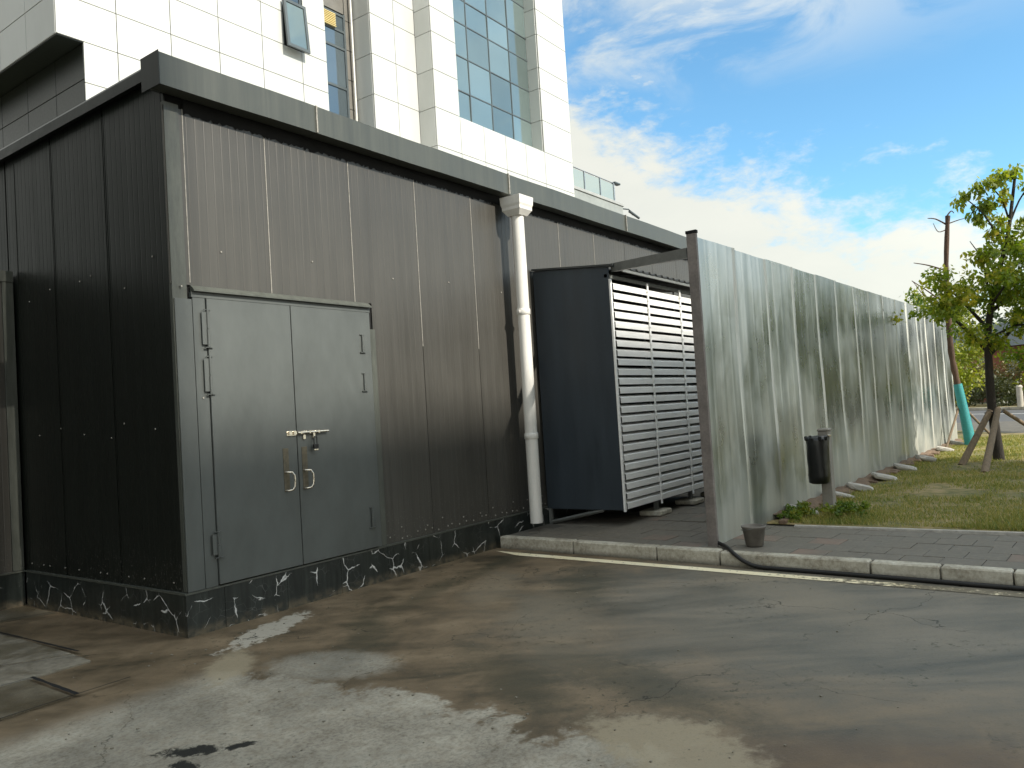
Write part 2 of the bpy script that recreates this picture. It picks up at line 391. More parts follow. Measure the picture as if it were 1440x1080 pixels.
    ce = t.voro(wa.outputs[0], .75, 'DISTANCE_TO_EDGE'); crack = t.math('MULTIPLY', t.mr(ce, .001, .004, 1, 0), t.mr(n1, .48, .56, 0, .8)); c = t.mix(crack, c, (.02, .018, .013))
    t.put(b.inputs['Base Color'], c)
    wet = t.mr(t.math('ADD', t.math('MULTIPLY', n1, .5), t.math('MULTIPLY', stre, .5)), .38, .62, .42, .68)
    t.put(b.inputs['Roughness'], t.mr(dry, 0, 1, wet, .85)); b.inputs['Specular IOR Level'].default_value = .22
    h = t.math('ADD', t.math('MULTIPLY', n5, .35), t.math('MULTIPLY', n4, .3))
    h = t.math('ADD', h, t.math('MULTIPLY', dry, .35))
    t.put(b.inputs['Normal'], t.bump(h, .35, .012))
    return m
M['drive'] = driveway()

def slabm():
    m, t, b = mat('old_concrete_slab')
    q = t.coord(world=True); n2 = t.noise(q, 2.1, 6, .65, .5); n3 = t.noise(q, 18, 6, .7); n4 = t.noise(q, 100, 2, .6)
    oi = t.node('ShaderNodeObjectInfo').outputs['Random']
    f = t.math('ADD', t.math('MULTIPLY', n2, .7), t.math('MULTIPLY', oi, .3))
    c = t.ramp(f, [(.40, (.085, .067, .038)), (.54, (.14, .118, .078)), (.60, (.22, .195, .15)), (.72, (.31, .285, .23))])
    c = t.mix(t.mr(n3, .35, .6, .5, 0), c, (.07, .06, .042)); c = t.mix(t.mr(n4, .62, .72, 0, .4), c, (.32, .3, .26))
    t.put(b.inputs['Base Color'], c); t.put(b.inputs['Roughness'], t.mr(n2, .35, .65, .38, .8))
    t.put(b.inputs['Normal'], t.bump(t.math('ADD', n3, n4), .3, .006)); return m
M['slab'] = slabm()

def tilem():
    m, t, b = mat('worn_paving_tile')
    q = t.coord(world=True); n2 = t.noise(q, 1.6, 5, .6); n3 = t.noise(q, 22, 5, .7)
    oi = t.node('ShaderNodeObjectInfo').outputs['Random']
    base = t.ramp(oi, [(0, (.125, .115, .092)), (.5, (.135, .123, .10)), (.84, (.145, .132, .105)), (.92, (.21, .135, .10)), (1, (.25, .14, .10))], 'CONSTANT')
    c = t.mix(t.mr(n2, .36, .60, .15, .9), base, (.13, .115, .09)); c = t.mix(t.mr(n3, .45, .7, 0, .6), c, (.20, .175, .14))
    t.put(b.inputs['Base Color'], c); b.inputs['Roughness'].default_value = .75
    t.put(b.inputs['Normal'], t.bump(n3, .4, .004)); return m
M['tile'] = tilem()

def kerbm():
    m, t, b = mat('kerb_concrete')
    q = t.coord(world=True); n2 = t.noise(q, 3, 5, .65); n3 = t.noise(q, 30, 5, .7)
    c = t.ramp(t.math('ADD', t.math('MULTIPLY', n2, .6), t.math('MULTIPLY', n3, .4)), [(.33, (.08, .07, .052)), (.43, (.30, .27, .21)), (.55, (.47, .44, .36)), (.68, (.62, .60, .52))])
    z = t.sep(q)[2]
    c = t.mix(t.math('MULTIPLY', t.mr(z, 0, .05, .85, 0), t.mr(n2, .35, .6, .5, 1)), c, (.045, .04, .028))
    t.put(b.inputs['Base Color'], c); b.inputs['Roughness'].default_value = .8
    t.put(b.inputs['Normal'], t.bump(n3, .5, .006)); return m
M['kerb'] = kerbm()

def yellow():
    m, t, b = mat('worn_yellow_paint')
    q = t.coord(world=True); n3 = t.noise(q, 16, 6, .7); n1 = t.noise(q, 1.5, 3, .5)
    P = t.sep(q)
    wear = t.math('ADD', n3, t.mr(P[1], -3.0, -4.6, 0, .22))
    c = t.mix(t.mr(wear, .58, .68, 0, .9), t.ramp(n1, [(.3, (.74, .63, .38)), (.7, (.86, .79, .58))]), (.085, .07, .045))
    t.put(b.inputs['Base Color'], c); b.inputs['Roughness'].default_value = .7; return m
M['yellow'] = yellow()

def lawnm():
    m, t, b = mat('lawn_ground')
    q = t.coord(world=True); n1 = t.noise(q, .9, 5, .6); n2 = t.noise(q, 6, 5, .65)
    c = t.ramp(t.math('ADD', t.math('MULTIPLY', n1, .5), t.math('MULTIPLY', n2, .5)), [(.36, (.07, .085, .025)), (.47, (.16, .14, .05)), (.56, (.26, .20, .09)), (.7, (.30, .22, .13))])
    t.put(b.inputs['Base Color'], c); b.inputs['Roughness'].default_value = .95
    t.put(b.inputs['Normal'], t.bump(n2, .8, .03)); return m
M['lawn'] = lawnm()

def leafm(name, cols, trans=.35):
    m, t, b = mat(name)
    at = t.node('ShaderNodeAttribute', attribute_name='leafrnd').outputs['Fac']
    n = t.noise(t.coord(world=True), 1.6, 3, .6)
    f = t.math('ADD', t.math('MULTIPLY', at, .6), t.math('MULTIPLY', n, .4))
    k = len(cols)
    c = t.ramp(f, [(.2+.6*i/(k-1), cc) for i, cc in enumerate(cols)])
    t.put(b.inputs['Base Color'], c); b.inputs['Roughness'].default_value = .5
    tr = t.node('ShaderNodeBsdfTranslucent'); t.put(tr.inputs[0], t.mix(1, c, (1.2, 1.35, .5), 'MULTIPLY'))
    mx = t.node('ShaderNodeMixShader'); mx.inputs[0].default_value = trans
    t.l.new(b.outputs[0], mx.inputs[1]); t.l.new(tr.outputs[0], mx.inputs[2])
    t.l.new(mx.outputs[0], t.n['Material Output'].inputs[0])
    return m
M['leaf'] = leafm('tree_leaves', [(.045, .085, .014), (.10, .165, .02), (.19, .23, .028), (.34, .28, .035)])
M['leaf_tree'] = leafm('tree_leaves_light', [(.08, .14, .02), (.18, .25, .028), (.32, .34, .035), (.50, .38, .05)], .5)
M['leaf_dark'] = leafm('dark_leaves', [(.018, .035, .014), (.035, .06, .020), (.06, .09, .025)], .2)
M['leaf_yellow'] = leafm('yellow_green_leaves', [(.10, .15, .016), (.22, .25, .025), (.40, .35, .04)])
M['leaf_hedge'] = leafm('hedge_leaves', [(.020, .032, .010), (.045, .055, .014), (.075, .07, .02)], .2)
M['leaf_brown'] = leafm('shrub_leaves', [(.07, .07, .022), (.13, .11, .03), (.17, .12, .035)], .25)
M['grass'] = leafm('grass_blades', [(.10, .15, .028), (.21, .23, .05), (.36, .30, .09), (.46, .35, .15)], .25)
M['bark'] = simple('dark_bark', (.030, .024, .018), .9, var=.5, vscale=10, stretch=(1, 1, .4), bump=.8, bscale=35, bdist=.02)
M['bark_dead'] = simple('dead_bark', (.085, .050, .032), .9, var=.45, vscale=8, stretch=(1, 1, .4), bump=.7, bscale=35, bdist=.015)
M['asphalt'] = simple('asphalt', (.075, .075, .075), .8, var=.25, vscale=1.2, bump=.4, bscale=60)
M['asphalt_pale'] = simple('pale_pavement', (.17, .165, .155), .8, var=.2, vscale=1.2, bump=.3, bscale=30)
M['white_line'] = simple('white_road_paint', (.6, .6, .58), .7, var=.2)
M['earth'] = simple('distant_ground', (.09, .095, .05), .95, var=.3, vscale=.2)

# ------------------------------------------------------------------ ground
def sheet(pts, z, name, m, thick=0, parent=None):
    mb = MB()
    if thick:
        n = len(pts); vs = [(x, y, z) for x, y in pts]+[(x, y, z-thick) for x, y in pts]
        mb.add(vs, [tuple(range(n)), tuple(range(2*n-1, n-1, -1))]+[(i, n+i, n+(i+1) % n, (i+1) % n) for i in range(n)])
    else: mb.add([(x, y, z) for x, y in pts], [tuple(range(len(pts)))])
    return mb.build(name, m, parent)
def kx(y): return 3.88+.058*y          # front line of the kerb
G = struct(sheet([(-900, -900), (1500, -900), (1500, 1500), (-900, 1500)], -.06, 'ground', M['earth']))
D = struct(sheet([(-40, -60), (kx(-60), -60), (kx(-.02), -.02), (3.9, 12), (-40, 12)], 0, 'driveway', M['drive']))
# pavement slab (behind the kerb) and its tiles
pav = [(kx(-14)+.12, -14), (kx(0)+.12, 0), (30, 0), (30, -14)]
PV = struct(sheet(pav, .112, 'pavement', simple('mortar_bed', (.105, .096, .078), .9, var=.4), thick=.15))
tmb = B(-.1485, .1485, -.1485, .1485, 0, .012, c=.002); proto = tmb.build('paving_tile', M['tile'], PV, origin=(0, 0, 0))
first = True; ang = math.atan(.058)
ca, sa = math.cos(-ang), math.sin(-ang)
cnt = 0
for i in range(5):
    for j in range(42):
        u = kx(0)+.12+.153+i*.302; v = -.16-j*.302+(.151 if i % 2 else 0)
        x = u-.0+(v*math.tan(ang)); y = v
        if y > -.17 or (i > 4): continue
        if x > 7 or y < -10: continue
        z = .108+random.uniform(-.002, .003)
        if first: proto.location = Vector((x, y, z))-WLOC[PV.name]; proto.rotation_euler = (0, 0, -ang); first = False
        else:
            o = place('paving_tile', proto.data, (x, y, z), PV, -ang+random.uniform(-.006, .006))
        cnt += 1
# inside the enclosure strip
for i in range(4):
    for j in range(7):
        x = 5.47+.16+i*.302; y = -.2-j*.302
        place('paving_tile', proto.data, (x, y, .108+random.uniform(-.002, .003)), PV, -ang)
# kerb
K = struct(place('kerb', None, (3.8, -3, 0)))
def kstone(y0, y1):
    L = (y0-y1)*.5-.006; yc = (y0+y1)/2; xc = kx(yc)+.06
    mb = MB().box(-.06, .06, -L, L, -.05, .132+random.uniform(-.003, .004), c=.012)
    o = mb.build('kerb_stone', M['kerb'], K, origin=(0, 0, 0)); o.location = Vector((xc, yc, 0))-WLOC[K.name]
    o.rotation_euler = (random.uniform(-.008, .008), random.uniform(-.012, .012), -ang+random.uniform(-.012, .012))
ys = [-.03, -1.06, -2.06, -2.72, -4.05, -4.57, -5.06, -5.57]+[-6.1-.52*i for i in range(14)]
for a, b_ in zip(ys[:-1], ys[1:]): kstone(a, b_)
struct(sheet([(kx(-.1)-.17, -.1), (kx(-9)-.12, -9), (kx(-9)-.23, -9), (kx(-.5)-.30, -.5)], .004, 'yellow_line', M['yellow']))

# old slabs at the left of the shed
SL = struct(place('slab_paving', None, (-1.5, 1, 0)))
def slab(pts, z=.016):
    o = sheet(pts, z+SLZ+random.uniform(-.003, .004), 'concrete_slab', M['slab'], .05, SL)
SLZ = -.010
slab([(-.03, 2.70), (-.03, 2.02), (-.46, 2.17), (-.62, 2.70)], .012)
slab([(-.62, 1.70), (-.64, .45), (-1.02, .64), (-2.2, 1.68), (-2.2, 2.7), (-.66, 2.7)], .022)
slab([(-.64, .42), (-.66, .12), (-1.04, .11), (-2.3, .13), (-2.3, 1.70), (-1.06, .61)], .020)
slab([(-1.09, .08), (-1.10, -.54), (-2.4, -.57), (-2.4, .10)], .024)
slab([(-2.43, .10), (-2.43, -.57), (-4, -.6), (-4, .1)], .018)
for (ax_, ay_), (bx_, by_), wd_ in (((-.63, 1.9), (-.60, .42), .022), ((-1.05, .10), (-1.07, -.56), .026), ((-1.6, 1.12), (-.58, .20), .006), ((-2.4, .115), (-1.02, .085), .008), ((-3, -.59), (-.74, -.555), .010), ((-.03, 2.0), (-.46, 2.15), .010)):
    d_ = Vector((bx_-ax_, by_-ay_)).normalized(); q_ = Vector((-d_.y, d_.x))*wd_*.5
    pts = []; n_ = 14; L_ = []; R_ = []
    for k in range(n_+1):
        p_ = Vector((ax_, ay_)).lerp(Vector((bx_, by_)), k/n_); w1 = 1+.7*noise.noise(Vector((p_.x*9, p_.y*9, 1))); L_.append((p_+q_*w1)[:]); R_.append((p_-q_*w1)[:])
    sheet(L_+R_[::-1], .021, 'open_joint', M['gap'], 0, SL)
slab([(-2.33, .13), (-2.33, 2.7), (-4.2, 2.7), (-4.2, .13)], .02)

# ------------------------------------------------------------------ shed
SH = thing('plant_shed', 'dark grey corrugated metal shed with double doors and black marble plinth', 'shed', (0, 0, 0))
XE = 13.0
def ribs_panel(x0, x1, z0, z1, y, zo=None, nr=12, name='wall_panel', m=None, along='x', sgn=1, cut=None):
    """sandwich panel with shallow grooves. cut=(xc, zc): left of xc the panel starts at zc"""
    prof = []; w_ = (x1-x0-.008); p = w_/nr
    prof.append((x0+.004, .012)); prof.append((x0+.004, 0))
    for i in range(nr):
        c0 = x0+.004+p*(i+.5)
        if cut and abs(c0-cut[0]) < .02: c0 += .03
        gd = .0013 if along == 'x' else .0008
        prof += [(c0-.007, 0), (c0-.003, gd), (c0+.003, gd), (c0+.007, 0)]
    prof += [(x1-.004, 0), (x1-.004, .012)]
    if cut:
        prof.append((cut[0], 0)); prof.append((cut[0]+.0005, 0)); prof.sort(key=lambda q: q[0])
    mb = MB(); vs = []; fs = []
    for u, d in prof:
        lo = cut[1] if cut and u <= cut[0] else z0
        for z in (lo, z1):
            vs.append((u, y+d, z) if along == 'x' else (y+d*sgn, u, z))
    for i in range(len(prof)-1): fs.append((2*i, 2*i+2, 2*i+3, 2*i+1))
    mb.add(vs, fs)
    return mb.build(name, m or M['panel'], SH)
WY = .02; TZ = 4.095
edges = [0.0, .94, 1.90, 2.83, 3.78, 4.72]+[4.72+.95*i for i in range(1, 9)]
for a, b_ in zip(edges[:-1], edges[1:]):
    z0 = .33
    if b_ <= 2.0: ribs_panel(a, b_, 2.70, TZ, WY)
    elif a < 2.0: ribs_panel(a, b_, .33, TZ, WY, cut=(2.115, 2.70))
    else: ribs_panel(a, b_, .33, TZ, WY)
for x in edges[1:8]:                                   # pale mastic lines in the joints
    z0 = 2.7 if x < 2 else .35
    mb = MB(); n = 9
    if x in (edges[1], edges[2], edges[3], edges[4]): z0 = max(z0, 2.7 if x < 2 else 2.3)
    mb.box(x-.0035, x+.0035, WY-.003, WY+.008, z0, 4.2); mb.build('joint_sealant', M['seal'], SH)
mb = MB().box(.168, .175, WY-.003, WY+.003, 2.72, 4.1); mb.build('joint_sealant', M['seal'], SH)
MB().box(.02, XE, .035, .12, 0, 4.30).build('wall_core', M['gap'], SH)  # black core bared above the panels adds to the painted eaves shadow
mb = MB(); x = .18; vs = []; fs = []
while x < XE-.1:                                       # ragged black strip standing in for the eaves shadow on the wall
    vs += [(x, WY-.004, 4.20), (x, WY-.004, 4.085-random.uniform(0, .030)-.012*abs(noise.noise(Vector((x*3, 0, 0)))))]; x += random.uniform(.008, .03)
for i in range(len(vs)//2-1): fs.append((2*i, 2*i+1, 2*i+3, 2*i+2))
mb.add(vs, fs).build('eaves_shadow_strip', M['gap'], SH)
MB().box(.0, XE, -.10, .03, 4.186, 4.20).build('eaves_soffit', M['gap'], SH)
# side wall (faces -X)
yed = [0.0, .95, 1.9, 2.85, 3.8, 4.75, 5.7, 6.65, 7.6, 8.8]
for a, b_ in zip(yed[:-1], yed[1:]): ribs_panel(a+.02, b_, .33, 4.36, WY, along='y', m=M['panel_shaded'])
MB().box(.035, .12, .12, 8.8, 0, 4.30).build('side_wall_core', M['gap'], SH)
for y in (.95, 1.9, 2.66):
    MB().box(WY-.003, WY+.002, y-.005, y+.005, .35, 4.25).build('joint_strip', M['panel_shaded'], SH)
# corner angle
mb = MB(); mb.box(.012, .135, .010, .018, .34, 4.12); mb.box(.012, .018, .018, .05, .34, 4.12); mb.build('corner_trim', M['trim'], SH)
# plinth
PL = M['marble']
xs = [0, .33]+[.33+.60*i for i in range(1, 22)]
for i, (a, b_) in enumerate(zip(xs[:-1], xs[1:])):
    if b_ > XE: b_ = XE
    MB().box(a+.0015 if i else 0, b_-.0015, 0, .034, -.04, .318, c=.0015).build('plinth_tile', PL, SH)
y = .034
while y < 2.7:
    MB().box(0, .034, y+.0015, min(y+.6, 2.70)-.0015, -.04, .318, c=.0015).build('plinth_tile', PL, SH); y += .6
mb = MB(); mb.box(-.008, XE, -.008, .034, .3185, .334); mb.box(-.008, .034, .034, 2.7, .3185, .334); mb.build('plinth_flashing', M['trim'], SH)
# fascia box along the front
fx = [-.10, 1.40, 4.35, 7.37, 10.35, XE]
prof = [(0, 0), (0, .245), (.02, .252), (.23, .252), (.23, .03), (.13, 0)]
for i, (a, b_) in enumerate(zip(fx[:-1], fx[1:])):
    n = 12; vs = []; fs = []
    for k in range(n+1):
        x = a+.002+(b_-a-.004)*k/n; 
        dy = .010*noise.noise(Vector((x*1.3, 3.1, 0)))+.004*noise.noise(Vector((x*5, 9, 0))); dz = .012*noise.noise(Vector((x*.8, 7.7, 0)))
        for u, v in prof: vs.append((x, -.14+u+(dy if u < .1 else 0), 4.175+v+dz*(1 if v > .1 else .6)))
    m_ = len(prof)
    for k in range(n):
        for j in range(m_): fs.append((k*m_+j, k*m_+(j+1) % m_, (k+1)*m_+(j+1) % m_, (k+1)*m_+j))
    fs += [tuple(range(m_)), tuple(range(n*m_, n*m_+m_))[::-1]]
    MB().add(vs, fs).build('fascia', M['fascia'], SH)
for x in fx[1:4]:
    mb = MB(); zz = 4.18
    while zz < 4.41:
        l = random.uniform(.03, .09); mb.box(x-.006-random.uniform(0, .004), x+.006+random.uniform(0, .005), -.156, -.13, zz, min(zz+l, 4.425)); zz += l+.0
    mb.build('seam_sealant', M['seal'], SH)
# corner cap of the fascia
MB().box(-.108, -.103, -.150, .10, 4.17, 4.435, c=.0015).build('fascia_end_cap', M['panel_shaded'], SH)
# side roof trim
MB().prism([(0, 0), (0, .09), (.02, .12), (.10, .125), (.10, 0)], (-.02, .095, 4.33), (-.02, 8.8, 4.33), (1, 0, 0), (0, 0, 1)).build('side_fascia', M['panel_shaded'], SH)
MB().box(-.045, -.02, .095, 8.8, 4.31, 4.345).build('side_gutter_lip', M['panel_shaded'], SH)
# roof
mb = MB(); vs = []; fs = []; k = 0; x = -.0
xx = np.arange(.08, XE, .125)
for i, x in enumerate(xx):
    z = .02 if i % 2 else 0
    for y, zz in ((.10, 4.405), (8.8, 4.62)): vs.append((x, y, zz+z))
for i in range(len(xx)-1): fs.append((2*i, 2*i+2, 2*i+3, 2*i+1))
mb.add(vs, fs).build('roof_sheet', simple('pale_roof_sheet', (.42, .43, .42), .5), SH)
# screws dotted over the walls
mb = MB()
def screw_x(x, z): mb.box(x-.007, x+.007, WY-.008, WY, z-.007, z+.007, c=.002)
def screw_y(y, z): mb.box(WY-.008, WY, y-.006, y+.006, z-.006, z+.006, c=.002)
for a in edges[:10]:
    for z in (.45, 3.0):
        for d in ((random.choice((.12, .5)),) if z > 1 else (.12, .5, .82)):
            if a+d > 2.2 or z > 2.6: screw_x(a+d+random.uniform(-.05, .05), z+random.uniform(-.03, .03))
for i in range(26): screw_x(2.2+i*.12+random.uniform(-.04, .04), .37+random.uniform(-.01, .03))
for z in (.40, 1.62, 2.85):
    for i in range(6 if z > 1 else 10): screw_y(.3+i*(.42 if z > 1 else .26)+random.uniform(-.12, .12), z+random.uniform(-.10, .10)*(z > 1))
for x, z in ((.22, 1.81), (.08, 2.68), (.5, 2.66), (1.0, 2.66), (1.5, 2.66)): mb.box(x-.006, x+.006, -.012, 0, z-.006, z+.006)
stuff(mb.build('screw_heads', M['seal'], SH))
# door
mb = MB()
mb.box(.168, .276, -.006, .03, .336, 2.60, c=.002)
mb.build('door_jamb', M['grey_steel'], SH)
MB().box(.02, .165, -.003, .008, .336, 2.585, c=.002).build('door_side_flashing', M['grey_steel'], SH)
MB().box(2.004, 2.055, -.004, .03, .336, 2.60, c=.002).build('door_jamb', M['grey_steel'], SH)
MB().box(2.057, 2.125, -.002, .018, .336, 2.44, c=.002).build('door_side_flashing', M['trim'], SH)
mb = MB().box(.16, 2.06, -.006, .03, 2.603, 2.645); mb.build('door_head', M['grey_steel'], SH)
MB().prism([(0, 0), (0, .012), (.045, .05), (.055, .05), (.055, 0)], (.165, -.038, 2.647), (2.06, -.038, 2.647), (0, 1, 0), (0, 0, 1)).build('door_drip_flashing', M['trim'], SH)
DL = MB().box(.282, 1.092, -.020, .022, .345, 2.598, c=.003).build('door_leaf', M['grey_steel'], SH)
DR = MB().box(1.100, 1.998, -.020, .022, .345, 2.598, c=.003).build('door_leaf', M['grey_steel'], SH)
MB().box(.276, 2.004, .024, .034, .336, 2.60).build('door_recess', M['gap'], SH)
def hinge(x, z0, h, p, dx):
    mb = MB(); mb.tube([(x, -.030, z0), (x, -.030, z0+h*.48)], .012, 8); mb.tube([(x, -.030, z0+h*.50), (x, -.030, z0+h)], .010, 8)
    mb.box(x-.028, x+.028, -.030, -.020, z0+h-.006, z0+h); mb.box(x-.035, x+.035, -.036, -.020, z0-.006, z0)
    mb.box(min(x, x+dx), max(x, x+dx), -.026, -.0205, z0+.02, z0+h-.02)
    mb.build('hinge', M['grey_steel'], p)
hinge(.279, 2.21, .30, DL, -.05); hinge(.281, 1.84, .30, DL, -.05); hinge(.281, .56, .20, DL, -.05)
hinge(1.925, 2.21, .17, DR, .03); hinge(1.925, 1.84, .17, DR, .03); hinge(1.925, .54, .19, DR, .03)
for xh, p in ((.965, DL), (1.165, DR)):
    MB().box(xh-.028, xh+.030, -.024, -.0203, .99, 1.36, c=.001).build('handle_plate', M['rust_stain'], p)
    pts = []
    for k in range(13):
        a = PI*k/12; pts.append((xh, -.022-.062*min(1, math.sin(a)*1.9), 1.075+.075*(-math.cos(a))+.0))
    # D-shaped pull, bowed sideways as well as outward
    pts = [(xh-.015, -.022, 1.00), (xh-.005, -.052, 1.0), (xh+.022, -.070, 1.003), (xh+.040, -.076, 1.03), (xh+.044, -.076, 1.075), (xh+.040, -.076, 1.125), (xh+.022, -.070, 1.152), (xh-.005, -.052, 1.157), (xh-.015, -.022, 1.157)]
    MB().tube(pts, .0085, 8).build('handle', M['stainless'], p)
mb = MB(); mb.box(.985, 1.085, -.028, -.0205, 1.462, 1.505, c=.002); mb.box(1.0, 1.03, -.045, -.028, 1.47, 1.50, c=.002); mb.box(1.05, 1.08, -.045, -.028, 1.47, 1.50, c=.002)
mb.build('bolt_keep', M['stainless'], DL)
mb = MB(); mb.tube([(1.088, -.044, 1.485), (1.43, -.044, 1.485)], .010, 8); mb.box(1.108, 1.34, -.026, -.0205, 1.472, 1.498, c=.002)
for x in (1.115, 1.21, 1.31): mb.box(x, x+.016, -.056, -.030, 1.472, 1.498, c=.003)
mb.box(1.155, 1.18, -.036, -.0205, 1.425, 1.465, c=.002); mb.box(1.255, 1.275, -.05, -.0205, 1.43, 1.48, c=.002)
mb.build('sliding_bolt', M['stainless'], DR)
PK = thing('padlock', 'small dark padlock with bright base hanging from the sliding door bolt', 'padlock', (1.265, -.055, 1.32))
MB().tube([(1.248, -.060, 1.375), (1.248, -.060, 1.43), (1.256, -.060, 1.445), (1.272, -.060, 1.445), (1.280, -.060, 1.43), (1.280, -.060, 1.375)], .0045, 6).build('shackle', M['black'], PK)
MB().box(1.238, 1.290, -.073, -.047, 1.338, 1.376, c=.004).build('body', M['black'], PK)
MB().box(1.241, 1.287, -.072, -.048, 1.318, 1.337, c=.005).build('base', M['stainless'], PK)

# annex on the left, lower
AN = thing('annex_shed', 'lower dark metal annex at the left edge with pale grey trim and marble plinth', 'shed', (-1, 2.75, 0))
def aribs(x0, x1):
    ps = []; n = 8; p = (x1-x0)/n
    mb = MB(); vs = []; fs = []; prof = [(x0+.003, .01), (x0+.003, 0)]
    for i in range(n):
        c0 = x0+p*(i+.5); prof += [(c0-.008, 0), (c0-.003, .0022), (c0+.003, .0022), (c0+.008, 0)]
    prof += [(x1-.003, 0), (x1-.003, .01)]
    for u, d in prof: vs += [(u, 2.735+d, .33), (u, 2.735+d, 3.13)]
    fs = [(2*i, 2*i+2, 2*i+3, 2*i+1) for i in range(len(prof)-1)]
    mb.add(vs, fs).build('wall_panel', M['panel'], AN)
for i in range(5): aribs(-.10-.95*(i+1), -.10-.95*i)
MB().box(-4.9, -.01, 2.75, 8.8, -.02, 3.19).build('wall_core', M['panel_shaded'], AN)
MB().box(-.10, -.002, 2.722, 2.749, .336, 3.10, c=.002).build('corner_trim', M['trim'], AN)
MB().box(-4.9, -.002, 2.715, 2.749, 3.10, 3.21, c=.003).build('head_trim', M['trim'], AN)
MB().box(-4.9, -.002, 2.712, 2.749, .3185, .334).build('plinth_flashing', M['trim'], AN)
for i in range(8): MB().box(-.002-.6*(i+1)+.0015, -.002-.6*i-.0015, 2.72, 2.749, -.04, .318, c=.0015).build('plinth_tile', PL, AN)

# ------------------------------------------------------------------ drainpipe
DP = thing('drainpipe', 'white plastic downpipe with square hopper head on the dark shed wall', 'drainpipe', (4.42, -.2, .2))
px_, py_ = 4.41, -.20
mb = MB()
def loft(rings, mb, smooth=False):
    n = len(rings[0]); vs = [p for r in rings for p in r]; fs = []
    for i in range(len(rings)-1):
        for k in range(n): fs.append((i*n+k, i*n+(k+1) % n, (i+1)*n+(k+1) % n, (i+1)*n+k))
    fs += [tuple(range(n))[::-1], tuple(range((len(rings)-1)*n, len(rings)*n))]
    mb.add(vs, fs, smooth); return mb
def sq(h, z, cx_=px_, cy_=py_): return [(cx_-h, cy_-h, z), (cx_+h, cy_-h, z), (cx_+h, cy_+h, z), (cx_-h, cy_+h, z)]
loft([sq(.085, 3.90), sq(.13, 3.965), sq(.13, 4.00), sq(.140, 4.03), sq(.146, 4.125), sq(.125, 4.125)], mb).build('hopper', M['pvc'], DP)
def pipe(z0, z1):
    MB().tube([(px_, py_, z0), (px_, py_, (z0+z1)/2), (px_, py_, z1)], .075, 24).build('pipe_section', M['pvc'], DP)
pipe(.215, 1.24); pipe(1.26, 2.73); pipe(2.75, 3.905)
for z in (1.25, 2.74):
    MB().tube([(px_, py_, z-.035), (px_, py_, z-.03), (px_, py_, z+.03), (px_, py_, z+.035)], [.080, .084, .084, .080], 24).build('collar', M['pvc'], DP)
    mb = MB(); mb.box(px_-.100, px_-.085, py_-.015, py_+.015, z-.015, z+.015, c=.003); mb.box(px_+.085, px_+.100, py_-.015, py_+.015, z-.015, z+.015, c=.003)
    stuff(mb.build('pipe_bracket', M['pvc'], DP))

# ------------------------------------------------------------------ louvred enclosure
EN = thing('louvred_enclosure', 'dark blue-grey equipment enclosure with white horizontal louvres, raised on legs', 'enclosure', (6.3, -.6, .12))
X0, X1, YL = 4.95, 7.95, -1.09
MB().prism([(YL+.005, .31), (-.01, .31), (-.01, 3.315), (YL+.005, 3.205)], (X0, 0, 0), (X0+.03, 0, 0), (0, 1, 0), (0, 0, 1)).build('side_panel', M['enc'], EN)
MB().box(X1-.03, X1, YL+.005, -.01, .31, 3.10, c=.003).build('side_panel', M['enc'], EN)
MB().box(X0+.031, X1-.031, YL+.35, YL+.36, .32, 3.08).build('back_panel', M['gap'], EN)
MB().box(X0+.031, X1-.031, YL+.01, -.02, .30, .335).build('floor_pan', M['enc'], EN)
mb = MB(); mb.box(X0-.004, X0+.03, YL-.022, YL+.003, .29, 3.06, c=.002); mb.build('edge_angle', M['louver'], EN)
mull = [4.985, 5.90, 6.90, 7.93]
pit = 2.73/24
sl = {}
for bay in range(3):
    a, b_ = mull[bay]+.012, mull[bay+1]-.012; L = b_-a
    prof = [(-.075, -.056), (-.075, .010), (-.070, .016), (-.030, .034), (.030, .044), (.030, .040), (-.028, .030), (-.066, .011), (-.071, .007), (-.071, -.056)]
    mbs = MB().prism(prof, (-L/2, 0, 0), (L/2, 0, 0), (0, 1, 0), (0, 0, 1))
    for k in range(24):
        z = .375+pit*k
        if k == 0: o = mbs.build('louver_slat', M['louver'], EN, origin=(0, 0, 0)); me = o.data; o.location = Vector(((a+b_)/2, YL+.045, z))-WLOC[EN.name]
        else: o = place('louver_slat', me, ((a+b_)/2, YL+.045+random.uniform(-.003, .003), z+random.uniform(-.003, .003)), EN)
        o.rotation_euler = (random.uniform(-.03, .03), 0, 0)
for x in mull[1:]:
    mb = MB().box(x-.018, x+.018, YL-.045, YL-.031, .27, 3.09, c=.002)
    for k in range(24):
        z = .36+pit*k; mb.box(x-.026, x+.026, YL-.053, YL-.046, z, z+.02)
    mb.build('mullion', M['louver'], EN)
for x in (5.03, 5.97, 6.97):
    MB().tube([(x+.1, YL+.13, .3), (x+.1, YL+.13, 3.15)], .012, 6).build('tie_rod', M['tube'], EN)
mb = MB().box(X0, X1, YL+.02, YL+.06, 3.085, 3.125); mb.build('head_rail', M['tube'], EN)
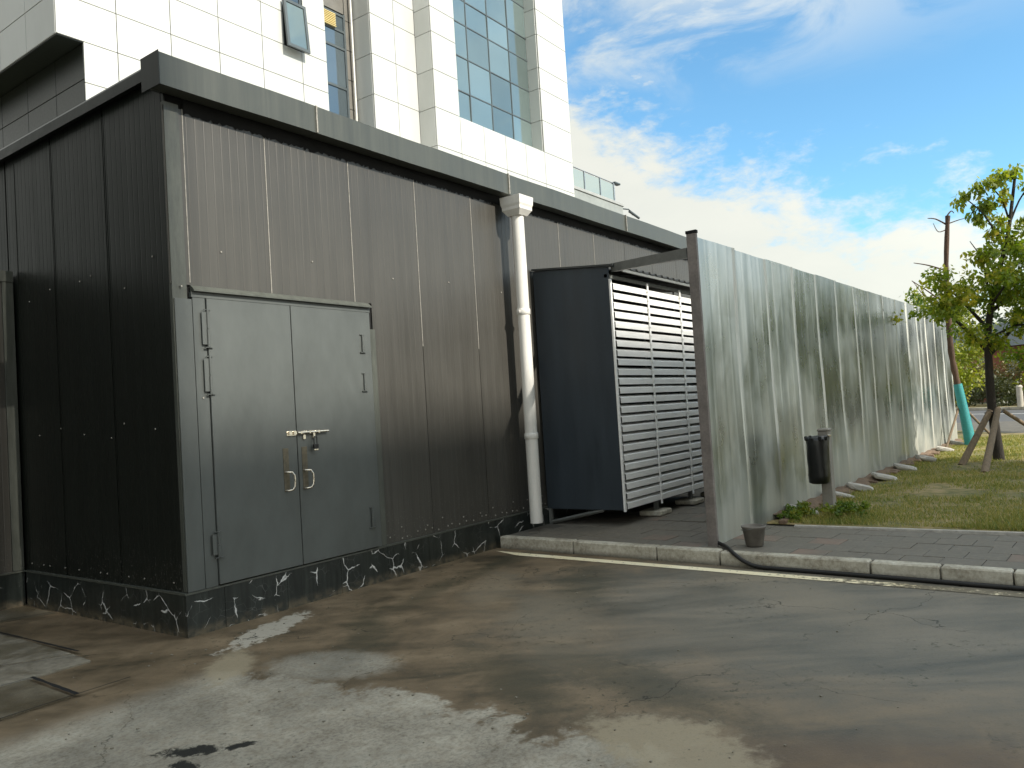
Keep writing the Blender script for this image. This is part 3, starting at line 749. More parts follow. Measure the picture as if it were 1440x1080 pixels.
# roof: flat dark sheet over the near end, ribbed sheet over the rest
MB().prism([(0, 0), (0, .02), (-1.16, -.095), (-1.16, -.135), (-1.15, -.135), (-1.15, -.115)], (X0-.03, -.005, 3.325), (X0+.12, -.005, 3.325), (0, 1, 0), (0, 0, 1)).build('roof_edge', M['roofsheet'], EN)
mb = MB(); vs = []; fs = []
xx = []
x = X0+.13
while x < X1+.1: xx += [(x, 0), (x+.10, 0), (x+.12, .03), (x+.16, .03)]; x += .18
for x, h in xx: vs += [(x, -.01, 3.31+h), (x, -1.24, 3.175+h)]
for i in range(len(xx)-1): fs.append((2*i, 2*i+2, 2*i+3, 2*i+1))
mb.add(vs, fs); vs2 = [(x, y, z-.004) for x, y, z in vs]; mb.add(vs2, fs); mb.build('roof_sheet', M['roofsheet'], EN)
MB().box(X0+.10, X1+.1, -1.235, -1.215, 3.14, 3.17).build('eaves_rail', M['tube'], EN)
for x in (X0+.02, X0+.02):
    pass
MB().box(X0+.003, X0+.043, -.06, -.02, .115, .31).build('leg', M['tube'], EN)
MB().tube([(X0+.02, -.80, .30), (X0+.02, -.03, .135)], .022, 4, smooth=False).build('brace', M['tube'], EN)
for x in (5.92, 7.0, 7.9):
    MB().box(x-.025, x+.025, -1.06, -1.01, .19, .30).build('leg', M['tube'], EN)
    MB().box(x-.025, x+.025, -.08, -.03, .115, .30).build('leg', M['tube'], EN)
for i, x in enumerate((5.92, 7.0, 7.9)):
    mb = MB().box(x-.17, x+.17, -1.17, -.87, .125, .188, c=.012); o = mb.build('footing_block', M['stone' if 0 else 'kerb'], None)
    tag(o, ['flat concrete block under the nearest front leg of the louvred enclosure', 'flat concrete block under the middle front leg of the louvred enclosure', 'flat concrete block under the farthest front leg of the louvred enclosure'][i], 'block', 'concrete blocks under the enclosure')

# ------------------------------------------------------------------ metal fence
FN = thing('sheet_metal_fence', 'tall galvanised corrugated sheet fence running away beside the grass', 'fence', (4.0, -2.57, .12))
fa = Vector((4.045, -2.57)); fb = Vector((19.0, -2.93)); fdir = (fb-fa).normalized(); fn = Vector((-fdir.y, fdir.x))*-1   # outward (-Y)
Lf = (fb-fa).length; ftop = lambda s: 3.165+.007*s; fbot = .118
n_sheets = 15; wsh = Lf/n_sheets
for i in range(n_sheets):
    s0 = i*wsh; pr = []
    def ridge(c, wd, h): return [(c-wd, 0), (c-wd*.5, h), (c+wd*.5, h), (c+wd, 0)]
    pr.append((0, 0.002))
    for c in (.24, .5, .76):
        pr += ridge(c*wsh, .035, .0015)
    pr += ridge(wsh-.03, .045, .007); 
    pr = sorted([p for p in pr if p[0] <= wsh+.012])
    vs = []; fs = []; nz = 8
    zt = random.uniform(-.008, .008); tilt = random.uniform(-.006, .006)
    for u, h in pr:
        for k in range(nz+1):
            s_ = s0+u; z = fbot+(ftop(s_)+zt-fbot)*k/nz
            wob = .016*noise.noise(Vector((s_*1.1, z*.7, 2.2)))+.007*noise.noise(Vector((s_*3.1, z*1.6, 8.2)))+tilt*(k/nz)
            p = fa+fdir*s_+fn*(h+wob); vs.append((p.x, p.y, z))
    for a in range(len(pr)-1):
        for k in range(nz): fs.append((a*(nz+1)+k, (a+1)*(nz+1)+k, (a+1)*(nz+1)+k+1, a*(nz+1)+k+1))
    o = MB().add(vs, fs).build('fence_sheet', M['galv'], FN)
MB().box(4.0, 4.042, -2.60, -2.50, .118, 3.20, c=.003).build('end_post', M['rustpost'], FN)
MB().box(3.995, 4.046, -2.605, -2.495, 3.201, 3.23).build('post_cap', M['gap'], FN)
for s_ in (3, 6, 9, 12, 14.85):
    p = fa+fdir*s_-fn*.05; MB().box(p.x-.03, p.x+.03, p.y-.03, p.y+.03, .118, ftop(s_)-.05).build('fence_post', M['tube'], FN)
for z in (.6, 1.8, 2.95):
    q0 = fa-fn*.035+fdir*.02; q1 = fb-fn*.035
    MB().tube([(q0.x, q0.y, z), (q1.x, q1.y, z+.05)], .022, 4, smooth=False).build('fence_rail', M['tube'], FN)
MB().prism([(-.03, -.05), (.03, -.05), (.03, .05), (-.03, .05)], (4.04, -2.50, 3.02), (5.02, -1.12, 3.20), (.8, -.55, 0), (0, 0, 1)).build('brace_beam', M['tube'], FN)

# ------------------------------------------------------------------ office building
OB = thing('office_building', 'tall white-clad office building behind the shed with tall glass curtain wall', 'building', (10, 12, 0))
ZT = 19.5
panel_cache = {}
def clad(x, z, wd, h, y, mname='white', face='y'):
    """one cladding panel; x/z its low corner on the plane; face 'y' faces -Y, 'x' faces -X"""
    key = (round(wd, 3), round(h, 3), mname, face)
    g_ = .0075
    if key not in panel_cache:
        if face == 'y': mb = MB().box(g_, wd-g_, 0, .03, g_, h-g_, c=.003)
        else: mb = MB().box(0, .03, g_, wd-g_, g_, h-g_, c=.003)
        o = mb.build('cladding_panel', M[mname], OB, origin=(0, 0, 0)); panel_cache[key] = o.data
        o.location = Vector((x, y, z) if face == 'y' else (y, x, z))-WLOC[OB.name]
    else: place('cladding_panel', panel_cache[key], (x, y, z) if face == 'y' else (y, x, z), OB)
M['joint'] = simple('grey_joint', (.09, .09, .08), .8)
# plane P0 at y=9
rows0 = [6.62, 7.38, 8.15, 8.92, 9.69, 10.47, 11.26, 12.04, 12.82, 13.6]
cols0 = [3.42, 4.55, 5.68, 6.81, 7.94, 9.07, 9.85]
WX0, WX1, WZ0 = 8.56, 9.16, 10.40
for i, (a, b_) in enumerate(zip(cols0[:-1], cols0[1:])):
    for r0, r1 in zip(rows0[:-1], rows0[1:]):
        if r0 < 8.9 and i == 0: a_ = 3.90
        else: a_ = a
        if r1 > WZ0+.01 and i in (4, 5):
            # panels cut round the casement opening
            if i == 4: clad(a_, max(r0, r0), WX0-a_, r1-r0, 9) if r0 >= 10.4 else clad(a_, r0, b_-a_, r1-r0, 9)
            else: clad(WX1, r0, b_-WX1, r1-r0, 9) if r0 >= 10.4 else clad(a_, r0, b_-a_, r1-r0, 9)
        else: clad(a_, r0, b_-a_, r1-r0, 9)
def core(*a, m='joint'): MB().box(*a).build('wall', M[m], OB)
core(3.94, 8.55, 9.031, 9.3, 0, 8.9); core(3.46, 8.55, 9.031, 9.3, 8.95, 13.6); core(8.55, 9.17, 9.031, 9.3, 0, WZ0); core(9.17, 9.82, 9.031, 9.3, 0, 13.6); core(8.55, 9.17, 9.031, 9.3, 12.5, 13.6)
# upper block side (faces -X) and its underside, lower dark side
for (a, b_) in ((9.03, 10.19), (10.19, 11.33), (11.33, 12.47), (12.47, 13.6), (13.6, 14.8)):
    for r0, r1 in zip(rows0[3:-1], rows0[4:]): clad(a, r0, b_-a, r1-r0, 3.42, 'white', 'x')
core(3.455, 3.6, 9.305, 14.8, 8.95, 13.6); 
for (a, b_) in ((9.03, 10.13), (10.13, 11.34), (11.34, 12.55), (12.55, 13.7)):
    for r0, r1 in ((5.9, 6.67), (6.67, 7.45), (7.45, 8.22), (8.22, 8.90)): clad(a, r0, b_-a, r1-r0, 3.90, 'granite', 'x')
core(3.935, 4.1, 9.305, 14.8, 0, 8.9, m='granite')
MB().box(3.44, 4.2, 9.03, 14.8, 8.905, 8.935).build('soffit', M['granite'], OB)
# casement window pushed open
WN = MB(); fr = .05
WN.box(WX0, WX0+fr, 9.04, 9.10, WZ0, 12.5); WN.box(WX1-fr, WX1, 9.04, 9.10, WZ0, 12.5); WN.box(WX0+fr, WX1-fr, 9.04, 9.10, WZ0, WZ0+fr); WN.box(WX0+fr, WX1-fr, 9.04, 9.10, 11.52, 11.60)
wn = WN.build('window', M['frame'], OB)
MB().box(WX0+fr, WX1-fr, 9.065, 9.075, 11.60, 12.5).build('pane', M['glass_dark'], wn)
MB().box(WX0+.01, WX1-.01, 9.14, 9.16, WZ0, 11.55).build('dark_opening', M['gap'], wn)
Ms = Matrix.Translation((0, 8.93, 11.55)) @ Matrix.Rotation(R(-4.5), 4, 'X') @ Matrix.Translation((0, -9.0, -11.55))
mb = MB(); z0, z1 = WZ0-.02, 11.55; a, b_ = WX0-.05, WX1-.0
for bx_ in ((a, a+.07, 8.95, 9.0, z0, z1), (b_-.07, b_, 8.95, 9.0, z0, z1), (a+.07, b_-.07, 8.95, 9.0, z0, z0+.07), (a+.07, b_-.07, 8.95, 9.0, z1-.07, z1)): mb.box(*bx_, M=Ms)
sash = mb.build('open_sash', M['frame'], OB)
MB().box(a+.07, b_-.07, 8.97, 8.98, z0+.07, z1-.07, M=Ms).build('pane', M['glass'], sash)
# recess with tall window, grille and grey side strip
RY = 9.38
mb = MB(); X_, Y_ = 9.90, 10.86
for x in (X_, Y_-.06): mb.box(x, x+.06, RY-.03, RY+.03, 6, 12.16)
for z in (7.9, 9.0, 10.17, 11.22, 11.68, 12.10): mb.box(X_+.06, Y_-.06, RY-.028, RY+.028, z-.03, z+.03)
mb.box(X_+.60, X_+.66, RY-.026, RY+.026, 11.71, 12.07)
wn = mb.build('window', M['frame'], OB)
for z0, z1 in ((6.0, 7.87), (7.93, 8.97), (9.03, 10.14), (10.20, 11.19), (11.25, 11.65), (11.71, 12.07)):
    MB().box(X_+.061, Y_-.061, RY-.004, RY+.004, z0, z1).build('pane', M['glass_dark'], wn)
mb = MB()
for k in range(7): mb.box(X_+.04, X_+.58, RY-.10, RY-.04, 11.74+k*.045, 11.76+k*.045)
mb.box(X_+.03, X_+.60, RY-.09, RY-.03, 11.70, 11.72)
mb.build('ventilation_grille', simple('yellow_grille', (.62, .50, .22), .5), OB)
MB().box(X_+.04, X_+.58, RY-.035, RY-.031, 11.72, 12.06).build('grille_backing', simple('grille_white', (.6, .58, .5), .5), OB)
for r0, r1 in zip(rows0[:-1], rows0[1:]):
    clad(Y_+.01, r0, 11.12-Y_-.01, r1-r0, RY, 'granite_grey')
    if r0 > 12: clad(9.85, r0+.14, Y_-9.85, r1-r0-.0, RY, 'granite_grey')
core(9.82, 11.12, RY+.04, RY+.2, 0, 14.5)
MB().tube([(11.02, 9.28, 4), (11.02, 9.28, 14)], .028, 8).build('rainwater_pipe', M['pvc'], OB)
MB().box(11.0, 11.16, 9.2, 9.26, 9.30, 9.34).build('pipe_clip', M['frame'], OB)
# P1 pilaster
rows1 = [6.79, 7.85, 8.91, 9.97, 11.04, 12.11, 12.80, 13.9, 15.0]
for r0, r1 in zip(rows1[:-1], rows1[1:]):
    clad(11.12, r0, .89, r1-r0, 8.7); clad(12.01, r0, .84, r1-r0, 8.7)
    clad(8.735, r0, .63, r1-r0, 11.12, 'white', 'x')
core(11.155, 12.85, 8.735, 9.4, 0, 15)
# P2 tower
rows2 = [5.70, 6.76, 7.82, 8.88, 9.94, 10.99, 12.04, 12.74, 13.85, 14.70, 15.8, 16.9, 18, 19.1]
for i, (r0, r1) in enumerate(zip(rows2[:-1], rows2[1:])):
    clad(8.135, r0, .56, r1-r0, 12.82, 'white', 'x')
    clad(12.82, r0, 1.04, r1-r0, 8.1)
    clad(18.17, r0, 1.75, r1-r0, 8.1)
    if r1 <= 9.95:
        for x in (13.86, 14.95, 16.02, 17.10): clad(x, r0, {13.86: 1.09, 14.95: 1.07, 16.02: 1.08, 17.10: 1.07}[x], r1-r0, 8.1)
    else: clad(8.135, r0, .42, r1-r0, 18.14, 'white', 'x')
    clad(8.135, r0, 6, r1-r0, 19.89, 'white', 'x') if False else None
core(12.855, 13.84, 8.14, 9.4, 0, ZT); core(18.175, 19.86, 8.14, 9.4, 0, ZT); core(13.84, 18.175, 8.14, 9.4, 0, 9.90)
MB().box(13.84, 18.175, 8.132, 8.6, 9.905, 9.938).build('sill', M['white'], OB)
core(13.84, 18.175, 8.62, 9.4, 9.95, ZT, m='gap')
MB().box(19.86, 19.92, 8.135, 20, 0, ZT).build('wall', M['white'], OB)
MB().box(4.1, 19.85, 9.6, 20, 0, 13.55).build('wall', M['joint'], OB)
MB().box(12.9, 19.85, 9.41, 20, 13.56, ZT).build('wall', M['joint'], OB)
gy = 8.54; gx = [13.88, 14.95, 16.02, 17.10, 18.17]; gz_ = [9.94, 11.0, 12.05, 13.07, 13.82, 14.87, 15.92, 16.97, 18.0]
for x in gx[1:-1]: MB().box(x-.018, x+.018, gy-.022, gy+.01, 9.94, 18).build('mullion', M['frame'], OB)
for z in gz_[1:-1]: MB().box(13.88, 18.17, gy-.018, gy+.008, z-.018, z+.018).build('transom', M['frame'], OB)
for a, b_ in zip(gx[:-1], gx[1:]):
    for z0, z1 in zip(gz_[:-1], gz_[1:]):
        mb = MB().box(-.5*(b_-a)+.019, .5*(b_-a)-.019, -.004, .004, .019, z1-z0-.019)
        o = mb.build('pane', M['glass'], OB, origin=(0, 0, 0)); o.location = Vector(((a+b_)/2, gy, z0))-WLOC[OB.name]
        o.rotation_euler = (random.uniform(-.006, .006), 0, random.uniform(-.008, .008))

# podium with glass balustrade beyond the tower
PO = thing('podium', 'grey podium wing with a roof terrace to the right of the white tower', 'building', (22.5, 10, 0))
MB().box(19.93, 25.2, 9.0, 16, 0, 9.55).build('wall', simple('grey_render', (.26, .28, .27), .7), PO)
MB().box(19.93, 25.25, 8.96, 16, 9.552, 9.67, c=.01).build('parapet', simple('grey_coping', (.33, .34, .33), .6), PO)
RLG = thing('glass_balustrade', 'clear glass balustrade with steel posts on the podium roof edge', 'railing', (22.5, 9.1, 9.67))
for a, b_ in ((20.0, 21.2), (21.28, 22.4), (22.48, 23.6), (23.68, 24.7)):
    MB().box(a, b_, 9.12, 9.132, 9.75, 10.40).build('glass_panel', M['rail_glass'], RLG)
for x in (21.24, 22.44, 23.64, 24.75): MB().box(x-.025, x+.025, 9.10, 9.15, 9.672, 10.46).build('railing_post', M['steelrail'], RLG)
MB().tube([(19.95, 9.125, 10.45), (24.78, 9.125, 10.45)], .022, 8).build('handrail', M['steelrail'], RLG)
LP = thing('floodlight', 'tiny floodlight on a thin post at the end of the podium balustrade', 'lamp', (25.0, 9.2, 9.67))
MB().tube([(24.95, 9.2, 9.67), (24.95, 9.2, 10.5)], .03, 6).build('post', M['steelrail'], LP)
MB().box(24.9, 25.35, 9.1, 9.3, 10.48, 10.56, c=.02).build('lamp_head', M['frame'], LP)
CC = thing('security_camera', 'small dark security camera arm poking out above the shed fascia', 'camera', (25.3, 8.9, 9.2))
MB().tube([(25.21, 9.1, 9.5), (25.6, 8.95, 9.5), (25.85, 8.9, 9.30)], .03, 6).build('arm', M['frame'], CC)
MB().tube([(25.6, 8.92, 9.42), (26.1, 8.75, 9.18)], [.06, .05], 8).build('camera_body', M['frame'], CC)

# ------------------------------------------------------------------ lawn, far road
def ground_noise(x, y): return .025*noise.noise(Vector((x*.5, y*.5, 0)))+.012*noise.noise(Vector((x*2, y*2, 3)))
def lawn_edge(y): return 5.42+.03*(y+3)
mb = MB(); nx, ny = 70, 60; vs = []; fs = []
for i in range(nx+1):
    for j in range(ny+1):
        u = (i/nx)**1.6; y = -2.60-(13-2.6)*(j/ny)**1.3
        x1 = 22.6+.9*max(0, -y-3)*-.9; x0 = lawn_edge(y)
        x1 = max(x0+4, x1)
        x = x0+(x1-x0)*u
        e = 0 if i == 0 else 1
        vs.append((x, y, .128+e*(.012+ground_noise(x, y))))
for i in range(nx):
    for j in range(ny): fs.append((i*(ny+1)+j, i*(ny+1)+j+1, (i+1)*(ny+1)+j+1, (i+1)*(ny+1)+j))
mb.add(vs, fs, True); LW = struct(mb.build('lawn', M['lawn']))
struct(B(19.0, 24, -2.9, 6, -.02, .135).build('verge', M['lawn']))
struct(B(lawn_edge(-6)-.035, lawn_edge(-6)+.0, -12, -2.95, .10, .146, c=.006).build('lawn_edging', M['stone']))
# rubble footing against the fence
mb = MB()
for k in range(150):
    s_ = random.uniform(1.4, 14.8); p = fa+fdir*s_+fn*random.uniform(.02, .22); r = random.uniform(.02, .06)
    mb.box(p.x-r*1.5, p.x+r*1.5, p.y-r, p.y+r, .12, .13+r, c=r*.3)
stuff(tag(mb.build('rubble', M['soil']), 'brown soil and rubble banked along the foot of the metal fence', 'rubble'))
mb = MB(); s_ = 1.3; vs = []; fs = []
for k in range(60):
    s_ = 1.6+k*.225; p0 = fa+fdir*s_+fn*.0; p1 = fa+fdir*s_+fn*(.20+.07*math.sin(k*1.7)); 
    vs += [(p0.x, p0.y, .20+.02*math.sin(k*2.3)), ((p0.x+p1.x)/2, (p0.y+p1.y)/2, .20), (p1.x, p1.y, .125)]
for k in range(59):
    for j in range(2): fs.append((k*3+j, k*3+j+1, k*3+3+j+1, k*3+3+j))
mb.add(vs, fs, True); stuff(tag(mb.build('soil_bank', M['soil']), 'low bank of bare brown soil at the base of the metal fence', 'soil'))
# lumps of concrete on the bank
lumps = [(6.1, -2.80, .30, .10), (7.6, -2.86, .22, .08), (8.45, -2.92, .30, .12), (9.85, -2.97, .34, .12), (11.4, -3.0, .30, .12), (13.3, -3.04, .36, .12), (15.5, -3.08, .36, .12), (17.4, -3.1, .3, .12)]
ltxt = ['low pale concrete lump where the metal fence meets the paving corner', 'small concrete lump at the fence foot just behind the litter bin post', 'flat pale concrete lump on the soil just right of the bin post', 'second flat concrete lump right of the bin post along the fence',
        'third flat concrete lump right of the bin post along the fence', 'fourth flat concrete lump right of the bin post along the fence', 'fifth concrete lump along the fence, second from its far end', 'farthest concrete lump at the far end of the fence']
for (x, y, l, h), tx in zip(lumps, ltxt):
    bm = bmesh.new(); bmesh.ops.create_icosphere(bm, subdivisions=2, radius=1)
    sd_ = x
    mb = MB(); vs = []
    for v in bm.verts:
        c = v.co.copy(); c = Vector([math.copysign(abs(q)**.55, q) for q in c])
        c *= 1+.22*noise.noise(c*1.4+Vector((sd_*7, 0, 0)))
        vs.append((x+c.x*l*.30-c.y*.05, y-.02+c.y*.17+c.x*.03, .19+c.z*h*.42+.045*c.y))
    mb.add(vs, [[v.index for v in f.verts] for f in bm.faces]); bm.free()
    tag(mb.build('concrete_lump', M['stone']), tx, 'concrete lump', 'concrete lumps along the fence foot')

# blades of grass
def blades(name, pts, hs, wd, m, label=None, cat=None, lean=.5, parent=None):
    n = len(pts); a = rng.uniform(0, 2*PI, n); la = rng.uniform(0, 2*PI, n); ln = rng.uniform(.1, lean, n)*hs
    p = np.array(pts); d = np.stack([np.cos(a), np.sin(a), 0*a], 1)*(wd/2)[:, None]
    top = p+np.stack([np.cos(la)*ln, np.sin(la)*ln, hs], 1)
    V = np.stack([p-d, p+d, top], 1).reshape(-1, 3)
    me = bpy.data.meshes.new(name); me.vertices.add(3*n); me.vertices.foreach_set('co', V.ravel())
    me.loops.add(3*n); me.loops.foreach_set('vertex_index', np.arange(3*n)); me.polygons.add(n)
    me.polygons.foreach_set('loop_start', np.arange(0, 3*n, 3)); me.polygons.foreach_set('loop_total', np.full(n, 3)); me.update()
    at = me.attributes.new('leafrnd', 'FLOAT', 'FACE'); 
    q = np.clip(rng.normal(.45, .22, n), 0, 1); at.data.foreach_set('value', q)
    me.materials.append(m); o = place(name, me, (0, 0, 0), parent)
    if label: tag(o, label, cat)
    return o
N = 150000
u = rng.uniform(0, 1, N)**1.5; v = rng.uniform(0, 1, N)**1.1
gx_ = 5.45+u*15; gy_ = -2.82-v*5.5
keep = np.array([noise.noise(Vector((x*.9, y*.9, 5)))+.5*noise.noise(Vector((x*3, y*3, 1)))+rng.uniform(-.35, .35) > -.22 for x, y in zip(gx_, gy_)])
gx_, gy_ = gx_[keep], gy_[keep]
hh = np.array([.028+.035*max(0, noise.noise(Vector((x*1.3, y*1.3, 9)))+.25) for x, y in zip(gx_, gy_)])*rng.uniform(.5, 1.5, len(gx_))
zz = np.array([.138+ground_noise(x, y) for x, y in zip(gx_, gy_)])
stuff(blades('grass', np.stack([gx_, gy_, zz], 1), hh, rng.uniform(.004, .010, len(gx_))*(1+.08*(gx_-5)), M['grass'], 'patchy yellowing grass growing on the lawn beside the metal fence', 'grass', .9))
# taller weeds round the bin post
def weed(x, y, r, n, h, label): WEEDS.append((x, y, r, n, h, label))
WEEDS = []
weed(5.95, -2.84, .28, 26, .12, 'green weed clump between the bin post and the metal fence')
weed(6.05, -3.34, .26, 28, .13, 'bushy green weed clump just right of the bin post foot')
weed(5.62, -2.84, .14, 10, .08, 'small weed clump at the paving corner left of the bin')

# far pavement, road, markings, verge
dv = Vector((-.66, -.75)).normalized(); nv = Vector((.75, -.66))    # road runs across the view
def strip(c0, w0, w1, z, name, m, th=0):
    c = Vector(c0); a = c+dv*70+nv*w0; b = c-dv*60+nv*w0; e = c-dv*60+nv*w1; g = c+dv*70+nv*w1
    return struct(sheet([(a.x, a.y), (b.x, b.y), (e.x, e.y), (g.x, g.y)], z, name, m, th))
c0 = (28.5, -3.9)
strip(c0, -16, 0, -.004, 'far_pavement', M['asphalt_pale'])
strip(c0, 0, 12.5, .0, 'road', M['asphalt'])
strip(c0, .15, .35, .004, 'road_edge_line', M['white_line']); strip(c0, 8.2, 8.4, .004, 'road_edge_line', M['white_line'])
strip(c0, 12.5, 12.8, .15, 'far_kerb', M['kerb'], .2)
strip(c0, 12.8, 19, .12, 'far_verge', M['lawn'], .15)
strip(c0, 19, 160, .10, 'far_field', M['earth'], .15)

# ------------------------------------------------------------------ bin, bucket, hose
BN = thing('litter_bin', 'black litter bin strapped to a grey post at the lawn corner', 'bin', (6.35, -3.05, .12))
bx, by = 6.36, -3.06
MB().box(bx-.07, bx+.07, by-.06, by+.06, .12, 1.09, c=.006).build('post', M['post'], BN)
MB().box(bx-.078, bx+.078, by-.068, by+.068, 1.091, 1.125, c=.012).build('post_cap', M['post'], BN)
cx2, cy2 = bx-.215, by+.035
mb = MB(); rings = []; n = 20
for z, r in ((.50, .095), (.515, .118), (.60, .125), (.70, .121), (.80, .129), (.92, .128), (1.00, .134), (1.035, .130)):
    ring = []
    for k in range(n):
        a = 2*PI*k/n; rr = r*(1+.05*math.sin(3*a+z*5)+.035*noise.noise(Vector((math.cos(a)*2, math.sin(a)*2, z*6))))
        ring.append((cx2+rr*math.cos(a), cy2+rr*math.sin(a)*.95, z+(.018*math.sin(7*a) if z > 1.02 else 0)))
    rings.append(ring)
loft(rings, mb, True); mb.build('bin_body', M['bag'], BN)
mb = MB()
for k in range(9):
    a = 2*PI*k/9+.2; mb.box(cx2+.126*math.cos(a)-.018, cx2+.126*math.cos(a)+.018, cy2+.12*math.sin(a)-.018, cy2+.12*math.sin(a)+.018, 1.0, 1.045+random.uniform(-.01, .01), c=.008)
mb.build('bag_rim', M['bag'], BN)
MB().box(bx-.10, bx-.02, by-.03, by+.03, .95, .99).build('strap', M['stainless'], BN)
MB().box(cx2-.03, cx2+.06, cy2-.15, cy2-.128, 1.04, 1.065, c=.004).build('rim_clip', M['stainless'], BN)

BU = thing('bucket', 'small dirty grey plastic bucket standing on the paving by the fence end', 'bucket', (4.13, -2.90, .13))
mb = MB(); rings = []; n = 24; ux, uy = 4.13, -2.92
for z, r in ((.126, .078), (.130, .082), (.295, .108), (.300, .116), (.316, .117), (.318, .108), (.150, .074)):
    rings.append([(ux+r*math.cos(2*PI*k/n), uy+r*math.sin(2*PI*k/n), z) for k in range(n)])
loft(rings, mb, True); mb.build('bucket_body', M['bucket'], BU)
MB().tube([(ux+.118*math.cos(a), uy+.118*math.sin(a), .305-.03*math.sin((a-.3)*1.0)) for a in np.linspace(.3, .3+PI, 14)], .003, 5).build('bucket_handle', M['tube'], BU)

hp = [(4.06, -2.56, .16), (4.0, -2.63, .150), (3.90, -2.72, .148), (3.78, -2.80, .146), (3.69, -2.88, .12), (3.67, -2.98, .06), (3.665, -3.1, .024), (3.655, -3.31, .019), (3.62, -3.9, .019), (3.585, -4.4, .019), (3.545, -4.9, .019), (3.52, -5.3, .019), (3.48, -6.2, .019), (3.40, -8, .019)]
def smooth_path(p, k=6):
    p = [Vector(q) for q in p]; out = []
    for i in range(len(p)-1):
        a = p[max(i-1, 0)]; b = p[i]; c = p[i+1]; d = p[min(i+2, len(p)-1)]
        for j in range(k):
            s_ = j/k; out.append(.5*((2*b)+(c-a)*s_+(2*a-5*b+4*c-d)*s_*s_+(3*b-a-3*c+d)*s_**3))
    return out+[p[-1]]
hs_ = smooth_path(hp); hs_ = [Vector((p.x+.008*noise.noise(Vector((0, p.y*2.2, 1))), p.y, p.z)) for p in hs_]
tag(MB().tube(hs_, .019, 8).build('black_hose', M['black']), 'black hose trailing from the fence end over the kerb along the gutter', 'hose')

# ------------------------------------------------------------------ vegetation
def leaves(name, centres, rad, n_per, size, m, parent, droop=.3, origin=(0, 0, 0)):
    C = np.array(centres, float); k = len(C); n = k*n_per
    c = np.repeat(C[:, :3], n_per, 0); rr = np.repeat(np.broadcast_to(rad, (k,)), n_per)
    d = rng.normal(0, 1, (n, 3)); d /= np.linalg.norm(d, axis=1)[:, None]; q = rng.uniform(0, 1, n)**.5
    p = c+d*(rr*q)[:, None]*np.array([1, 1, .8])
    ax = rng.normal(0, 1, (n, 3)); ax[:, 2] -= droop*1.5; ax /= np.linalg.norm(ax, axis=1)[:, None]
    b = np.cross(ax, rng.normal(0, 1, (n, 3))); b /= np.linalg.norm(b, axis=1)[:, None]
    nn = np.cross(ax, b)
    s_ = size*rng.uniform(.6, 1.3, n)[:, None]
    V = np.stack([p, p+ax*s_*.5+b*s_*.24+nn*s_*.05, p+ax*s_, p+ax*s_*.5-b*s_*.24+nn*s_*.05], 1).reshape(-1, 3)-np.array(origin)
    me = bpy.data.meshes.new(name); me.vertices.add(4*n); me.vertices.foreach_set('co', V.ravel())
    me.loops.add(4*n); me.loops.foreach_set('vertex_index', np.arange(4*n)); me.polygons.add(n)
    me.polygons.foreach_set('loop_start', np.arange(0, 4*n, 4)); me.polygons.foreach_set('loop_total', np.full(n, 4)); me.update()
    at = me.attributes.new('leafrnd', 'FLOAT', 'FACE')
    at.data.foreach_set('value', np.clip(np.repeat(rng.uniform(.1, .9, k), n_per)*.6+rng.uniform(0, .4, n), 0, 1))
    me.materials.append(m); return place(name, me, origin, parent)

for x, y, r, n, h, label in WEEDS:
    cs = [(x+random.gauss(0, r*.5), y+random.gauss(0, r*.35), .15+random.uniform(0, h)) for _ in range(n)]
    o = leaves('weed_clump', cs, .045, 34, .045, M['leaf'], None, droop=-.5, origin=(x, y, .14)); tag(o, label, 'weeds', 'weed clumps by the bin')
T1 = thing('street_tree', 'young leafy green tree held by timber props on the lawn at right', 'tree', (13.36, -4.24, .13))
trunk = [(13.36, -4.24, .10), (13.34, -4.22, .6), (13.30, -4.20, 1.2), (13.26, -4.21, 1.8), (13.22, -4.24, 2.4), (13.28, -4.34, 3.0), (13.36, -4.5, 3.6), (13.46, -4.66, 4.2), (13.54, -4.78, 4.9), (13.58, -4.86, 5.4)]
mb = MB().tube(smooth_path(trunk, 4), [(.098-.078*(i/36)**.8) for i in range(37)], 10); mb.build('trunk', M['bark'], T1)
branches = []
def br(p0, p1, r, sag=.1):
    p0, p1 = Vector(p0), Vector(p1); mid = (p0+p1)/2+Vector((random.uniform(-.1, .1), random.uniform(-.1, .1), sag))
    return smooth_path([p0, mid, p1], 4), r
limb = [((13.3, -4.22, 2.1), (12.9, -3.55, 3.0), .045), ((13.24, -4.2, 2.0), (13.9, -4.9, 2.9), .045), ((13.24, -4.25, 2.4), (12.7, -4.6, 3.2), .04), ((13.26, -4.3, 2.8), (13.7, -5.2, 3.5), .04),
        ((13.25, -4.25, 2.5), (13.6, -3.6, 3.4), .04), ((13.4, -4.6, 3.9), (13.2, -4.0, 5.0), .022), ((13.5, -4.7, 4.4), (13.3, -4.35, 5.2), .02), ((13.5, -4.7, 4.4), (13.8, -5.3, 5.2), .02), ((13.3, -4.3, 3.2), (13.0, -4.1, 4.1), .02), ((13.25, -4.2, 2.3), (12.9, -4.9, 2.5), .03), ((13.3, -4.4, 3.2), (13.9, -5.6, 3.3), .03)]
for a, b_, r in limb:
    pts, r = br(a, b_, r); MB().tube(pts, [r*(1-.7*i/(len(pts)-1)) for i in range(len(pts))], 6).build('branch', M['bark'], T1)
cl1 = []
def clus(n, cx_, cy_, cz, sx, sy, sz):
    for _ in range(n):
        d = Vector((random.gauss(0, 1), random.gauss(0, 1), random.gauss(0, 1))).normalized()*random.uniform(.3, 1)
        cl1.append((cx_+d.x*sx, cy_+d.y*sy, cz+d.z*sz))
